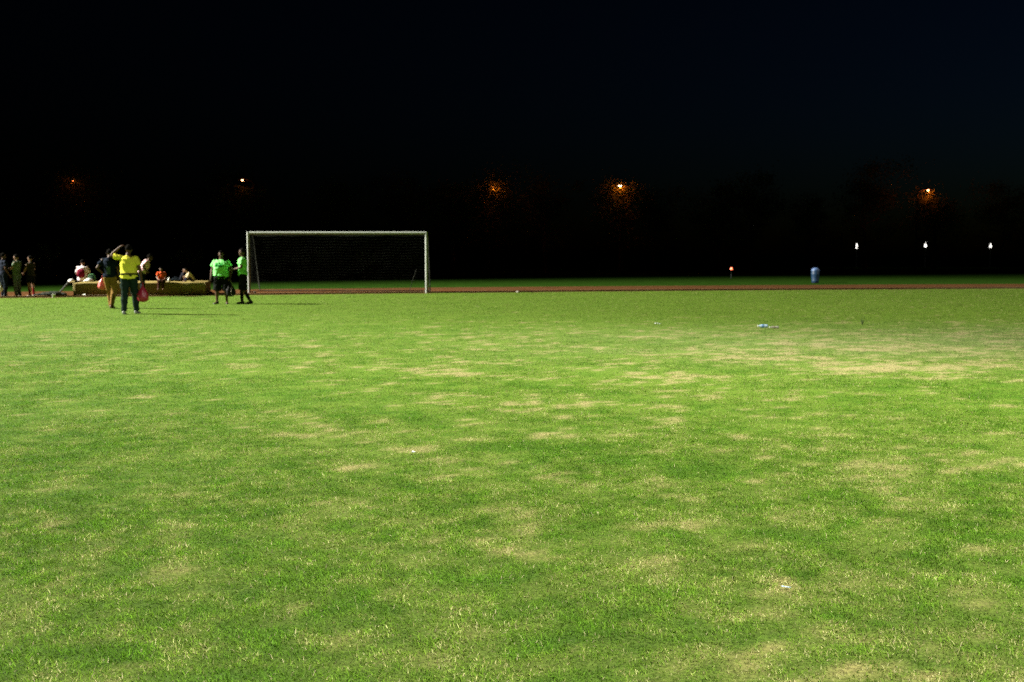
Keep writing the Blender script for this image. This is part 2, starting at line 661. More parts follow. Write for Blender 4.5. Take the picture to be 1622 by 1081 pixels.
def patch_cloth(name, base, patches):
    """cloth with printed boxes: (xmin, xmax, zmin, zmax, front?, colour) in the person's own coordinates"""
    m = cloth(name, base)
    n = m.node_tree
    b = n.nodes['Principled BSDF']
    prev = b.inputs['Base Color'].links[0].from_socket
    tc = n.nodes.new('ShaderNodeTexCoord')
    sp = n.nodes.new('ShaderNodeSeparateXYZ')
    n.links.new(tc.outputs['Object'], sp.inputs[0])

    def cmp(sock, op, v):
        k = n.nodes.new('ShaderNodeMath')
        k.operation = op
        n.links.new(sock, k.inputs[0])
        k.inputs[1].default_value = v
        return k.outputs[0]

    def mul(a, c):
        k = n.nodes.new('ShaderNodeMath')
        k.operation = 'MULTIPLY'
        n.links.new(a, k.inputs[0])
        n.links.new(c, k.inputs[1])
        return k.outputs[0]
    for x0, x1, z0, z1, front, c in patches:
        f = mul(mul(cmp(sp.outputs[0], 'GREATER_THAN', x0), cmp(sp.outputs[0], 'LESS_THAN', x1)),
                mul(cmp(sp.outputs[2], 'GREATER_THAN', z0), cmp(sp.outputs[2], 'LESS_THAN', z1)))
        f = mul(f, cmp(sp.outputs[1], 'GREATER_THAN' if front else 'LESS_THAN', 0.0))
        mx = n.nodes.new('ShaderNodeMix')
        mx.data_type = 'RGBA'
        n.links.new(f, mx.inputs['Factor'])
        n.links.new(prev, mx.inputs['A'])
        mx.inputs['B'].default_value = tuple(c) + (1,)
        prev = mx.outputs['Result']
    n.links.new(prev, b.inputs['Base Color'])
    return m


def stripe_cloth(name, c1, c2, per):
    m = cloth(name, c1)
    n = m.node_tree
    b = n.nodes['Principled BSDF']
    prev = b.inputs['Base Color'].links[0].from_socket
    tc = n.nodes.new('ShaderNodeTexCoord')
    wv = n.nodes.new('ShaderNodeTexWave')
    wv.bands_direction = 'Z'
    wv.inputs['Scale'].default_value = .314 / per
    wv.inputs['Distortion'].default_value = .6
    n.links.new(tc.outputs['Object'], wv.inputs['Vector'])
    cr = n.nodes.new('ShaderNodeValToRGB')
    cr.color_ramp.elements[0].position = .60
    cr.color_ramp.elements[1].position = .72
    n.links.new(wv.outputs['Fac'], cr.inputs[0])
    mx = n.nodes.new('ShaderNodeMix')
    mx.data_type = 'RGBA'
    n.links.new(cr.outputs[0], mx.inputs['Factor'])
    n.links.new(prev, mx.inputs['A'])
    mx.inputs['B'].default_value = tuple(c2) + (1,)
    n.links.new(mx.outputs['Result'], b.inputs['Base Color'])
    return m


V = Vector


def pose(**o):
    """joints of a 1.75 m figure facing +Y, its right hand towards +X"""
    j = dict(pelvis=V((0, 0, .95)), waist=V((0, .005, 1.08)), chest=V((0, .01, 1.27)), upper=V((0, -.005, 1.40)), neck=V((0, -.01, 1.47)),
             head=V((0, .02, 1.625)),
             sR=V((.175, -.01, 1.385)), sL=V((-.175, -.01, 1.385)), eR=V((.235, -.03, 1.13)), eL=V((-.235, -.03, 1.13)),
             wR=V((.245, .04, .88)), wL=V((-.245, .04, .88)),
             hR=V((.095, 0, .92)), hL=V((-.095, 0, .92)), kR=V((.105, .02, .50)), kL=V((-.105, .02, .50)),
             aR=V((.11, -.02, .085)), aL=V((-.11, -.02, .085)), look=V((0, 1, 0)))
    j['tR'] = j['tL'] = None
    for k, v in o.items():
        j[k] = V(v) if v is not None else None
    for s in 'RL':
        if j['t' + s] is None:
            j['t' + s] = V((.15 if s == 'R' else -.15, .97, 0)).normalized()
    return j


def torso_rings(j, grow, wf=1.0, top=True, low=0.0):
    side = (j['sR'] - j['sL']).normalized()
    hip_side = (j['hR'] - j['hL']).normalized()
    cs = [j['pelvis'] - (j['waist'] - j['pelvis']).normalized() * (.06 + low), j['pelvis'], j['waist'], j['chest'], j['upper'], j['neck'] * .75 + j['upper'] * .25]
    rx = [.160, .170, .150 * (1 + (wf - 1) * 1.1), .165 * (1 + (wf - 1) * .9), .165 * (1 + (wf - 1) * .5), .085]
    ry = [.105, .118, .108 * (1 + (wf - 1) * 1.5), .122 * (1 + (wf - 1) * 1.1), .108, .068]
    rx[0] *= 1 + (wf - 1) * .8
    rx[1] *= 1 + (wf - 1) * .9
    ry[0] *= 1 + (wf - 1) * .9
    ry[1] *= 1 + (wf - 1) * 1.2
    if top:
        cs.append(j['neck'])
        rx.append(.058)
        ry.append(.056)
    rings = []
    for i, c in enumerate(cs):
        a, b = cs[max(0, i - 1)], cs[min(len(cs) - 1, i + 1)]
        t = (b - a).normalized()
        u = hip_side.lerp(side, min(1, i / 3)).normalized()
        u = (u - t * u.dot(t)).normalized()
        v = t.cross(u)
        rings.append(ell(c + v * ((wf - 1) * .10 if i in (1, 2, 3) else 0), u * (rx[i] + grow), v * (ry[i] + grow), 18, 2.3))
    return rings


def add_hand(bm, w, f, inward, curl=.5, k=1.0):
    f = f.normalized()
    n = (inward - f * inward.dot(f)).normalized()
    s = f.cross(n).normalized()
    # palm
    rings = []
    for t, a, b in ((-.02, .026, .020), (.02, .034, .018), (.06, .042, .016), (.092, .040, .013)):
        rings.append(ell(w + f * t * k, s * a * k, n * b * k, 10, 2.4))
    ring_loft(bm, rings)
    for i, (off, ln) in enumerate(((-.031, .060), (-.011, .080), (.011, .086), (.031, .076))):
        p0 = w + (f * .078 + s * off) * k
        a1, a2, a3 = curl * .5, curl * 1.2, curl * 1.9
        d1 = f * math.cos(a1) + n * math.sin(a1) + s * off * 2.5
        d2 = f * math.cos(a2) + n * math.sin(a2) + s * off
        d3 = f * math.cos(a3) + n * math.sin(a3)
        p1 = p0 + d1.normalized() * ln * .48 * k
        p2 = p1 + d2.normalized() * ln * .34 * k
        p3 = p2 + d3.normalized() * ln * .26 * k
        tube(bm, [p0, p1, p2, p3], [.0098 * k, .0094 * k, .0086 * k, .0078 * k], 8)
    p0 = w + (f * .030 + s * .026) * k
    p1 = p0 + (f * .55 + s * .62 + n * .35).normalized() * .040 * k
    p2 = p1 + (f * .8 + s * .22 + n * .45).normalized() * .032 * k
    tube(bm, [p0, p1, p2], [.0135 * k, .0115 * k, .0095 * k], 8)


def person(label, loc, rz, j, H=1.75, wf=1.0, skin=None, shirt=None, bottom=None, bottom_len='long', sleeve=.62,
           shoe_mat=None, hair=True, curl=(.5, .5), hem=.0, seed=0.0, inw=(None, None), sock=None):
    skin = skin or SKIN
    root = thing('person', label, 'person', loc, rz)
    k = H / 1.75
    root.scale = (k, k, k)
    look = j['look'].normalized()
    up = (j['head'] - j['neck']).normalized()
    up = (up + V((0, 0, 1)) * .8).normalized()
    fx = look.cross(up).normalized()          # the head's right
    fy = up.cross(fx).normalized()            # the head's forward
    R3 = Matrix((fx, fy, up)).transposed()
    hc = j['head']
    bm = bmesh.new()
    ring_loft(bm, torso_rings(j, 0, wf))
    nk = .052 * (1 + (wf - 1) * .5)
    tube(bm, [j['neck'] - up * .05, j['neck'] + up * .02, hc - up * .05], [nk * 1.25, nk, nk], 12)
    # head: skull, jaw, brow, nose, ears
    ellipsoid(bm, hc + R3 @ V((0, -.012, .022)), (.077, .094, .098), R3)
    ellipsoid(bm, hc + R3 @ V((0, .020, -.048)), (.056, .066, .072), R3)
    ellipsoid(bm, hc + R3 @ V((0, .060, -.100)), (.026, .024, .018), R3, 10, 8)
    tube(bm, [hc + R3 @ V((0, .080, .012)), hc + R3 @ V((0, .098, -.022)), hc + R3 @ V((0, .090, -.036))], [.010, .014, .015], 8)
    tube(bm, [hc + R3 @ V((-.045, .074, .020)), hc + R3 @ V((0, .084, .024)), hc + R3 @ V((.045, .074, .020))], .012, 8)
    for s in (-1, 1):
        ellipsoid(bm, hc + R3 @ V((s * .078, -.005, -.012)), (.011, .020, .031), R3, 10, 8)
        ellipsoid(bm, hc + R3 @ V((s * .042, .056, -.022)), (.020, .020, .018), R3, 10, 8)
    lw = 1 + (wf - 1) * .7
    for s in 'RL':
        tube(bm, [j['s' + s], j['s' + s].lerp(j['e' + s], .45), j['e' + s], j['e' + s].lerp(j['w' + s], .35), j['w' + s]],
             [.054 * lw, .047 * lw, .037 * lw, .038 * lw, .025], 12)
        f = (j['w' + s] - j['e' + s])
        mid = V((-1 if s == 'R' else 1, .25, 0))
        iw = inw[0 if s == 'R' else 1]
        add_hand(bm, j['w' + s], f, V(iw) if iw is not None else mid, curl[0 if s == 'R' else 1])
        kn = j['k' + s]
        tube(bm, [j['h' + s], j['h' + s].lerp(kn, .5), kn, kn.lerp(j['a' + s], .30) - V((0, .012, 0)), kn.lerp(j['a' + s], .65), j['a' + s]],
             [.088 * lw, .074 * lw, .054 * lw, .054 * lw, .042, .034], 14)
        # foot
        td = j['t' + s].normalized()
        a = j['a' + s]
        tube(bm, [a - td * .045 - V((0, 0, .045)), a + td * .06 - V((0, 0, .045)), a + td * .14 - V((0, 0, .055))], [.034, .036, .028], 10)
    fused('body', bm, skin, root, .0075, 1)
    # face
    for s in (-1, 1):
        bm = bmesh.new()
        ellipsoid(bm, hc + R3 @ V((s * .031, .0775, .001)), (.0125, .007, .0075), R3, 10, 8)
        build('eye', bm, EYE, root)
    bm = bmesh.new()
    tube(bm, [hc + R3 @ V((-.022, .0835, -.064)), hc + R3 @ V((0, .089, -.063)), hc + R3 @ V((.022, .0835, -.064))], [.004, .0065, .004], 8)
    build('mouth', bm, LIP, root)
    if hair:
        bm = bmesh.new()
        vs = ellipsoid(bm, (0, 0, 0), (.0845, .102, .105), None, 28, 18)
        rm = [v for v in bm.verts if v.co.z < (.045 if v.co.y > .03 else -.055 + .55 * max(0, v.co.y + .03))]
        bmesh.ops.delete(bm, geom=rm, context='VERTS')
        for v in bm.verts:
            v.co *= 1 + .03 * (hash3(np.array([v.co[:]]) * 5 + seed)[0])
        bmesh.ops.solidify(bm, geom=bm.faces[:], thickness=.010)
        bmesh.ops.rotate(bm, cent=(0, 0, 0), matrix=R3, verts=bm.verts[:])
        bmesh.ops.translate(bm, vec=hc + R3 @ V((0, -.012, .024)), verts=bm.verts[:])
        build('hair', bm, HAIR, root)
    # shirt with short sleeves
    if shirt:
        bm = bmesh.new()
        ring_loft(bm, torso_rings(j, .020, wf, False, hem))
        for s in 'RL':
            e = j['s' + s].lerp(j['e' + s], sleeve)
            c0 = j['s' + s].lerp(j['neck'], .45) - up * .03
            tube(bm, [c0, j['s' + s] + V((0, 0, .002)), j['s' + s].lerp(j['e' + s], sleeve * .5), e], [.055, .062 * lw, .064 * lw, .069 * lw], 14, False)
        if sleeve > .9:
            for s in 'RL':
                tube(bm, [j['e' + s], j['e' + s].lerp(j['w' + s], .9)], [.05, .042], 12)
        # collar
        tube(bm, [j['neck'] - up * .03, j['neck'] + up * .012], [.078, .066], 14, False)
        fused('shirt', bm, shirt, root, .010, 3, .011, seed)
    if bottom:
        bm = bmesh.new()
        rings = torso_rings(j, .010, wf, False)[:2]
        side = (j['hR'] - j['hL']).normalized()
        hipc = (j['hR'] + j['hL']) / 2
        c = j['pelvis'].lerp(j['waist'], .35)
        ring_loft(bm, [[hipc + (p - j['pelvis']) * .95 - (j['waist'] - j['pelvis']).normalized() * .05 for p in rings[1]], rings[1], [c + (p - j['pelvis']) * .97 for p in rings[1]]])
        for s in 'RL':
            kn, a = j['k' + s], j['a' + s]
            h = j['h' + s]
            if bottom_len == 'long':
                tube(bm, [h, h.lerp(kn, .5), kn, kn.lerp(a, .5), a + (kn - a).normalized() * .0],
                     [.108 * lw, .095 * lw, .078 * lw, .070 * lw, .068], 14, False)
            else:
                e = kn.lerp(a, .14) if bottom_len == 'knee' else h.lerp(kn, .8)
                tube(bm, [h, h.lerp(kn, .5), e], [.110 * lw, .104 * lw, .100 * lw], 14, False)
        fused('trousers' if bottom_len == 'long' else 'shorts', bm, bottom, root, .010, 3, .010, seed + 3)
    for s in 'RL':
        td = j['t' + s].normalized()
        a = j['a' + s]
        side = td.cross(V((0, 0, 1)))
        if side.length < .1:
            side = V((1, 0, 0))
        side.normalize()
        un = side.cross(td).normalized()
        if sock:
            bm = bmesh.new()
            tube(bm, [a.lerp(j['k' + s], .70), a.lerp(j['k' + s], .35), a], [.056 * lw, .050 * lw, .042], 12)
            build('sock', bm, sock, root)
        if shoe_mat:
            bm = bmesh.new()
            rings = []
            for t, hw, hb, ht in ((-.075, .022, -.078, -.02), (-.060, .034, -.083, .012), (-.02, .037, -.084, .014), (.03, .038, -.084, -.012), (.09, .045, -.084, -.034), (.15, .040, -.083, -.044), (.185, .022, -.078, -.058)):
                c = a + td * t + un * ((hb + ht) / 2)
                rings.append(ell(c, side * hw, un * ((ht - hb) / 2), 12, 2.8))
            ring_loft(bm, rings)
            build('shoe', bm, shoe_mat, root)
    return root


def hold_point(root_loc, rz, k, p):
    return V(root_loc) + Matrix.Rotation(rz, 3, 'Z') @ (p * k)


YEL = cloth('yellow_cotton', (.68, .65, .06))
DKG = cloth('dark_green_trouser', (.009, .020, .014))
NAVY = patch_cloth('navy_cotton', (.007, .013, .026), [(-.06, .05, 1.0, 1.22, False, (.06, .10, .08))])
KHA = cloth('brown_khaki', (.20, .115, .03))
GRN = patch_cloth('green_cotton', (.24, .74, .22), [(-.11, .16, 1.22, 1.345, True, (.02, .20, .03)), (.0, .05, 1.29, 1.31, True, (.22, .62, .22))])
GRN2 = cloth('green_cotton_plain', (.24, .74, .22))
BLK = cloth('black_cotton', (.006, .007, .006))
PINK = stripe_cloth('pink_striped_cotton', (.78, .60, .60), (.50, .16, .17), .075)
DNAVY = cloth('dark_blue_denim', (.007, .012, .017))
GREYG = cloth('grey_green_cotton', (.10, .14, .095))
GREYP = cloth('grey_trouser', (.085, .12, .105))
RED = cloth('orange_red_cotton', (.70, .09, .025))
MAROON = cloth('maroon_cotton', (.17, .010, .030))
WHITE = cloth('white_cotton', (.78, .72, .72))
CREAM = cloth('cream_cotton', (.62, .52, .34))
S_WHITE = material('white_shoe', (.20, .215, .19), .6, .15, 20)
S_BLACK = material('black_shoe', (.012, .012, .012), .5, .2, 20)
S_BROWN = material('brown_sandal', (.14, .06, .03), .6, .2, 20)

# the man in yellow walking away
P = at(207, 498)
jy = pose(sL=(-.20, -.01, 1.43), eL=(-.44, .02, 1.47), wL=(-.24, .03, 1.66), sR=(.20, -.01, 1.405), eR=(.285, -.02, 1.13), wR=(.29, .06, .89),
          aL=(-.10, -.14, .085), kL=(-.105, -.03, .50), aR=(.095, .22, .085), kR=(.10, .15, .50), look=(-.10, 1, .1), head=(.01, .03, 1.625))
y_loc, y_rz, y_k = (P.x, P.y - .05, 0), rad(2), 1.80 / 1.75
man = person('man in a bright yellow shirt walking away, one hand raised to his head', y_loc, y_rz, jy, 1.80, 1.16, SKIN, YEL, DKG,
             'long', .62, S_WHITE, curl=(1.1, .7), hem=.0, seed=1.0, inw=(None, (.3, .2, -1)))
bm = bmesh.new()
tr = torso_rings(jy, .033, 1.16, False)
a, b = tr[1], tr[2]
ring_loft(bm, [[p.lerp(q_, .30) for p, q_ in zip(a, b)], [p.lerp(q_, .62) for p, q_ in zip(a, b)]])
build('waist_strap', bm, cloth('black_strap', (.012, .011, .008)), man)

# the man in navy and khaki ahead of him
P = at(176, 489)
jn = pose(sL=(-.185, 0, 1.41), eL=(-.35, -.04, 1.18), wL=(-.25, .12, 1.04), head=(-.01, .07, 1.60), look=(-.1, 1, -.45),
          aL=(-.05, .16, .085), kL=(-.085, .14, .50), aR=(.06, -.14, .10), kR=(.09, .02, .49))
n_loc, n_rz = (P.x, P.y, 0), rad(4)
person('man in a navy shirt and brown khaki trousers walking away', n_loc, n_rz, jn, 1.72, 1.05, SKIN, NAVY, KHA, 'long', .6, S_BROWN,
       curl=(.6, 1.2), seed=2.0)

# two men in green by the goal post
P = at(352, 482)
jg = pose(sR=(.20, -.01, 1.40), sL=(-.20, -.01, 1.40), eR=(.31, -.04, 1.14), wR=(.33, .05, .90), eL=(-.31, -.02, 1.13), wL=(-.31, .09, .89),
          aR=(.17, .0, .085), kR=(.15, .03, .50), aL=(-.17, .04, .085), kL=(-.15, .05, .50), tR=(.30, .9, 0), tL=(-.30, .9, 0),
          hR=(.11, 0, .92), hL=(-.11, 0, .92), look=(-.3, 1, -.1))
g_loc, g_rz, g_k = (P.x, P.y, 0), rad(180), 1.66 / 1.75
person('stout man in a bright green shirt and black shorts facing the camera', g_loc, g_rz, jg, 1.66, 1.42, SKIN, GRN, BLK, 'knee', .66, S_BLACK,
       curl=(.6, 1.1), hem=.03, seed=3.0)
P = at(386, 482)
js = pose(eR=(.25, .02, 1.15), wR=(.15, .27, 1.11), eL=(-.25, .02, 1.15), wL=(-.12, .25, 1.09), aR=(.08, .06, .085), kR=(.09, .07, .50),
          aL=(-.10, -.22, .10), kL=(-.10, -.02, .49), look=(.15, 1, -.2), tR=(.05, 1, 0), tL=(-.2, .95, -.1))
s_loc, s_rz, s_k = (P.x, P.y, 0), rad(96), 1.74 / 1.75
person('slim man in a bright green shirt side-on against the left goal post', s_loc, s_rz, js, 1.74, 1.06, SKIN, GRN2, BLK, 'knee', .66, S_BLACK,
       curl=(1.0, 1.0), seed=4.0, inw=((0, 0, 1), (0, 0, 1)), sock=BLK)

# woman in the striped top, bending a little, and the three at the left
P = at(234, 470)
jp = pose(waist=(0, .05, 1.07), chest=(0, .13, 1.23), upper=(0, .20, 1.34), neck=(0, .24, 1.39), head=(0, .31, 1.51), look=(0, 1, -.6),
          sR=(.17, .19, 1.34), sL=(-.17, .19, 1.34), eR=(.29, .05, 1.16), wR=(.17, .17, 1.00), eL=(-.29, .05, 1.16), wL=(-.17, .17, 1.0))
person('person in a pink and white striped top bending slightly beside the low platform', (P.x - .15, P.y - .1, 0), rad(-72), jp, 1.66, 1.12, SKIN, PINK, DNAVY, 'long', .66, S_BLACK, seed=5.0)
P = at(22, 471.3)
jq = pose(eR=(.25, .06, 1.16), wR=(.14, .28, 1.16), eL=(-.24, .07, 1.16), wL=(-.12, .30, 1.13), look=(0, 1, -.2), waist=(0, .03, 1.08), chest=(0, 0, 1.27),
          upper=(0, -.03, 1.40), neck=(0, -.03, 1.47), head=(0, .02, 1.62), sR=(.18, -.03, 1.41), sL=(-.18, -.03, 1.41))
person('person in a grey-green top and grey trousers standing side-on, forearms raised', (P.x, P.y + .3, 0), rad(82), jq, 1.55, 1.02, SKIN_L, GREYG, GREYP, 'long', .6, S_BLACK, seed=6.0)
P = at(42, 471)
jr = pose(eR=(.24, .04, 1.15), wR=(.20, .22, .98), eL=(-.24, .05, 1.15), wL=(-.15, .25, 1.02), look=(-.1, 1, -.1))
person('person in a dark top and long red socks standing at the edge of the track', (P.x, P.y + .4, 0), rad(70), jr, 1.50, 1.0, SKIN_L, cloth('dark_olive_cotton', (.022, .02, .012)), BLK, 'thigh', .5, S_BLACK,
       seed=7.0, sock=cloth('red_sock', (.30, .02, .03)))
P = at(3, 471.5)
person('person in dark clothes at the very edge of the picture holding a white bag', (P.x - .05, P.y + .3, 0), rad(-40), pose(wR=(.26, .1, .90)), 1.60, 1.05, SKIN,
       cloth('black_blue_cotton', (.012, .016, .028)), DNAVY, 'long', .6, S_BLACK, seed=8.0)

# ------------------------------------------------------------------ low platform and those sitting on it
PLAT_RZ = rad(17)
PA, PB = at(118, 470), at(326, 468.3)
pl_len = (PB - PA).length
PLAT_RZ = math.atan2(PB.y - PA.y, PB.x - PA.x)
PLH = .50
pc = (PA + PB) / 2
plat = thing('low_platform', 'long low ochre-brown platform by the track with people sitting on it', 'platform', (pc.x, pc.y, 0), PLAT_RZ)
M_MAT = material('ochre_cover', (.22, .165, .042), .8, .35, 2.2, .5, 9, .3)
M_MAT2 = material('lit_end_and_piping', (.46, .38, .17), .8, .2, 3, .4, 12, .3)  # light falling on the left end, painted as a paler tone; also the piping's colour
M_PANEL = material('olive_panel', (.25, .205, .055), .8, .25, 5, .3, 14, .3)
DEP = 2.6
bm = bmesh.new()
add_box(bm, (0, DEP / 2, PLH / 2), (pl_len, DEP, PLH), 0, .03)
bmesh.ops.subdivide_edges(bm, edges=[e for e in bm.edges if e.calc_length() > .4], cuts=10, use_grid_fill=True)
for v in bm.verts:
    if 0 < v.co.z < PLH + .1:
        n_ = hash3(np.array([v.co[:]]) * .45)[0] * .012
        v.co.z += n_ * (v.co.z / PLH)
        v.co.y += n_ * .8
build('cover', bm, M_MAT, plat)
bm = bmesh.new()
add_box(bm, (-pl_len / 2 - .022, DEP / 2, PLH / 2), (.04, DEP - .04, PLH - .02), 0, .015)
build('lit_end_face', bm, M_MAT2, plat)  # thin slab carrying the painted light of the left end
bm = bmesh.new()
add_box(bm, (pl_len / 2 - .42, -.026, PLH * .66), (.80, .045, PLH * .62), 0, .012)
build('front_panel', bm, M_PANEL, plat)
bm = bmesh.new()
for z in (PLH * .64, PLH * .98):
    tube(bm, [(pl_len / 2 - .82, -.053, z - .13), (pl_len / 2 - .02, -.053, z - .13)], .008, 6)
for x in (pl_len / 2 - .82, pl_len / 2 - .02):
    tube(bm, [(x, -.053, PLH * .36), (x, -.053, PLH * .97)], .008, 6)
build('piping', bm, M_MAT2, plat)
bm = bmesh.new()
add_box(bm, (0, DEP / 2, .03), (pl_len + .12, DEP + .06, .05), 0, .01)
build('base_frame', bm, material('dark_frame', (.05, .04, .02), .7, .3, 5), plat)


def on_plat(px, depth):
    """a place on the platform top below photo column px, depth metres behind its front edge"""
    d = ray(px, 450)
    # intersect the vertical plane of the column with the line parallel to the front edge
    dirv = V((math.cos(PLAT_RZ), math.sin(PLAT_RZ), 0))
    nv = V((-dirv.y, dirv.x, 0))
    o = pc + nv * depth
    k = d.x / d.y
    t = (o.x - k * o.y) / (k * dirv.y - dirv.x)
    p = o + dirv * t
    return V((p.x, p.y, PLH))


def sit(lean=0.0, **o):
    """seated on a .5 m edge; hips at z = 0 + seat"""
    b = dict(pelvis=(0, 0, .09), waist=(0, -.01 + lean * .1, .23), chest=(0, lean * .35, .42), upper=(0, lean * .5, .55), neck=(0, lean * .6, .62), head=(0, lean * .75 + .03, .765),
             sR=(.18, lean * .5, .56), sL=(-.18, lean * .5, .56), eR=(.25, lean * .4 + .08, .30), eL=(-.25, lean * .4 + .08, .30),
             wR=(.16, .30, .20), wL=(-.16, .30, .20), hR=(.09, .02, .085), hL=(-.09, .02, .085), kR=(.12, .43, .10), kL=(-.12, .43, .10),
             aR=(.12, .45, -.33), aL=(-.12, .45, -.33))
    b.update(o)
    return pose(**b)


p = on_plat(131, DEP - .12)
pw = person('person in white with a maroon back panel sitting on the platform', p, rad(5), sit(.08), 1.66, 1.1, SKIN_L, WHITE, DKG, 'long', .8, S_BLACK, seed=9.0)
bm = bmesh.new()
ring_loft(bm, [ell(V((0, -.165 + (abs(z - .34) * .10), z)), V((wd, 0, 0)), V((0, dp, 0)), 14, 2.6) for z, wd, dp in
               ((.15, .085, .020), (.19, .118, .045), (.27, .132, .060), (.38, .128, .060), (.46, .112, .048), (.50, .085, .02))])
bmesh.ops.translate(bm, vec=(0, -.005, 0), verts=bm.verts[:])
bmesh.ops.scale(bm, vec=(1.2, 1.1, 1.0), verts=bm.verts[:])
build('back_panel', bm, MAROON, pw)

p = on_plat(257, .12)
jred = sit(.35, wR=(.12, .40, .17), wL=(-.20, .36, .20), look=(.3, 1, -.5))
person('child in an orange-red shirt sitting hunched on the front edge of the platform', p, rad(188), jred, 1.12, 1.15, SKIN_L, RED, cloth('dark_red_trouser', (.06, .022, .014)), 'long', .62, S_BROWN, seed=10.0)
p = on_plat(306, .75)
jc = sit(.55, kR=(.12, .34, .36), kL=(-.12, .34, .36), aR=(.11, .50, .085), aL=(-.11, .50, .085), wR=(.05, .46, .36), wL=(-.05, .46, .33), eR=(.24, .42, .30), eL=(-.24, .42, .30), look=(0, 1, -.2))
person('child with pale sleeves hugging the knees at the right end of the platform', p, rad(120), jc, 1.02, 1.05, SKIN_L, CREAM, cloth('navy_trouser', (.014, .018, .04)), 'long', 1.0, S_BLACK, seed=11.0)
p = on_plat(287, 1.3)
jd = sit(-.35, wR=(.30, -.30, .03), wL=(-.30, -.30, .03), eR=(.30, -.22, .28), eL=(-.30, -.22, .28), kR=(.12, .40, .25), kL=(-.12, .43, .12), aR=(.11, .62, .085), aL=(-.11, .78, .085), look=(0, 1, 0))
person('child in dark clothes leaning back on the arms on the platform', p, rad(100), jd, 1.0, 1.0, SKIN_L, cloth('dark_cotton', (.012, .012, .018)), DNAVY, 'long', .6, S_BLACK, seed=12.0)


# ------------------------------------------------------------------ bags and small things
def plastic(name, c, rough=.35):
    return material(name, c, rough, .15, 14, .5, 22, .5 if rough < .5 else .08)


def bag(name, label, loc, h, wd, dp, m, seed, rz=0.0, cat='bag', handle=True):
    """a filled carrier bag hanging from loc"""
    t = thing(name, label, cat, loc, rz)
    bm = bmesh.new()
    rings = []
    for u, a in ((.20, .16), (.28, .34), (.40, .62), (.58, .90), (.76, 1.0), (.90, .86), (.98, .52), (1.0, .18)):
        rings.append([V((wd / 2 * a * math.cos(q_) * (1 + .07 * math.sin(3 * q_ + seed + u * 5)), dp / 2 * a * math.sin(q_) * (1 + .07 * math.cos(4 * q_ + seed)), -h * u)) for q_ in [2 * math.pi * i / 24 for i in range(24)]])
    ring_loft(bm, rings)
    bmesh.ops.subdivide_edges(bm, edges=bm.edges[:], cuts=1, use_grid_fill=True)
    for v in bm.verts:
        c_ = V((v.co.x, v.co.y, 0))
        v.co += c_ * (.10 * hash3(np.array([v.co[:]]) * 3.1 + seed)[0])
    build('sack', bm, m, t)
    if handle:
        bm = bmesh.new()
        for s in (-1, 1):
            tube(bm, [(0, s * .010, .012), (wd * .035, s * .014, -h * .10), (wd * .075, s * .022, -h * .27)], [.010, .011, .018], 8, True, .4)
            tube(bm, [(0, s * .010, .012), (-wd * .035, s * .014, -h * .10), (-wd * .075, s * .022, -h * .27)], [.010, .011, .018], 8, True, .4)
        build('handle', bm, m, t)
    return t


RBAG = plastic('crimson_plastic', (.28, .012, .034))
PBAG = plastic('red_pink_plastic', (.55, .085, .075))
GBAG = plastic('teal_plastic', (.05, .20, .14))
WBAG = plastic('white_plastic', (.72, .72, .68))
BBAG = plastic('black_nylon', (.012, .012, .012), .6)
hp = hold_point(y_loc, y_rz, y_k, jy['wR'] + V((.02, .03, -.10)))
bag('plastic_bag', 'crimson plastic bag hanging from the right hand of the man in yellow', hp, .50, .31, .24, RBAG, 1.0)
hp = hold_point(n_loc, n_rz, 1.72 / 1.75, jn['wL'] + V((-.03, .07, -.08)))
bag('plastic_bag', 'bright red-pink plastic bag carried by the man in the navy shirt', hp, .42, .26, .18, PBAG, 2.2, .4)
hp = hold_point(g_loc, g_rz, g_k, jg['wL'] + V((-.01, .04, -.09)))
bg_ = bag('carry_bag', 'black bag with a pale strap hanging from the hand of the stout man in green', hp, .52, .30, .16, BBAG, 3.3, .2)
bm = bmesh.new()
tube(bm, [(.02, -.02, -.01), (.05, -.05, -.16), (.02, -.09, -.36), (.03, -.10, -.44), (.10, -.09, -.50)], .009, 6, True, .5)
build('strap', bm, cloth('pale_strap', (.42, .38, .28)), bg_)
# sheet of paper in the slim man's hands
hp = hold_point(s_loc, s_rz, s_k, V((.02, .38, 1.08)))
bm = bmesh.new()
bmesh.ops.create_grid(bm, x_segments=6, y_segments=6, size=.5)
for v in bm.verts:
    v.co = V((v.co.x * .17, v.co.y * .12, .012 * math.sin(v.co.x * 5)))
bmesh.ops.solidify(bm, geom=bm.faces[:], thickness=.002)
o = build('paper', bm, material('white_paper', (.8, .8, .76), .7, .05, 5), None, True, hp)
o.rotation_euler = (rad(35), 0, s_rz + rad(180))
tag(o, 'small white sheet of paper held by the slim man in green', 'paper')
# white bag at the picture's left edge
P = at(1, 471.5)
bag('carrier_bag', 'white bag hanging beside the person at the very left edge', (P.x + .02, P.y - .05, .56), .36, .20, .14, WBAG, 4.0)
# bags on the platform
p = on_plat(113, .95)
bag('bundle', 'white bundle lying on the left end of the platform', (p.x, p.y, PLH + .17), .175, .26, .24, WBAG, 5.0, 0, 'bundle', False)
p = on_plat(141, 1.3)
bag('bundle', 'wide white bundle lying right of the person in white and maroon', (p.x, p.y, PLH + .19), .20, .36, .26, WBAG, 6.1, .3, 'bundle', False)
p = on_plat(268, .35)
bag('bundle', 'small pale bag standing beside the child in orange-red', (p.x, p.y, PLH + .24), .245, .11, .12, plastic('pale_grey_plastic', (.42, .45, .36)), 7.0, 0, 'bundle', False)
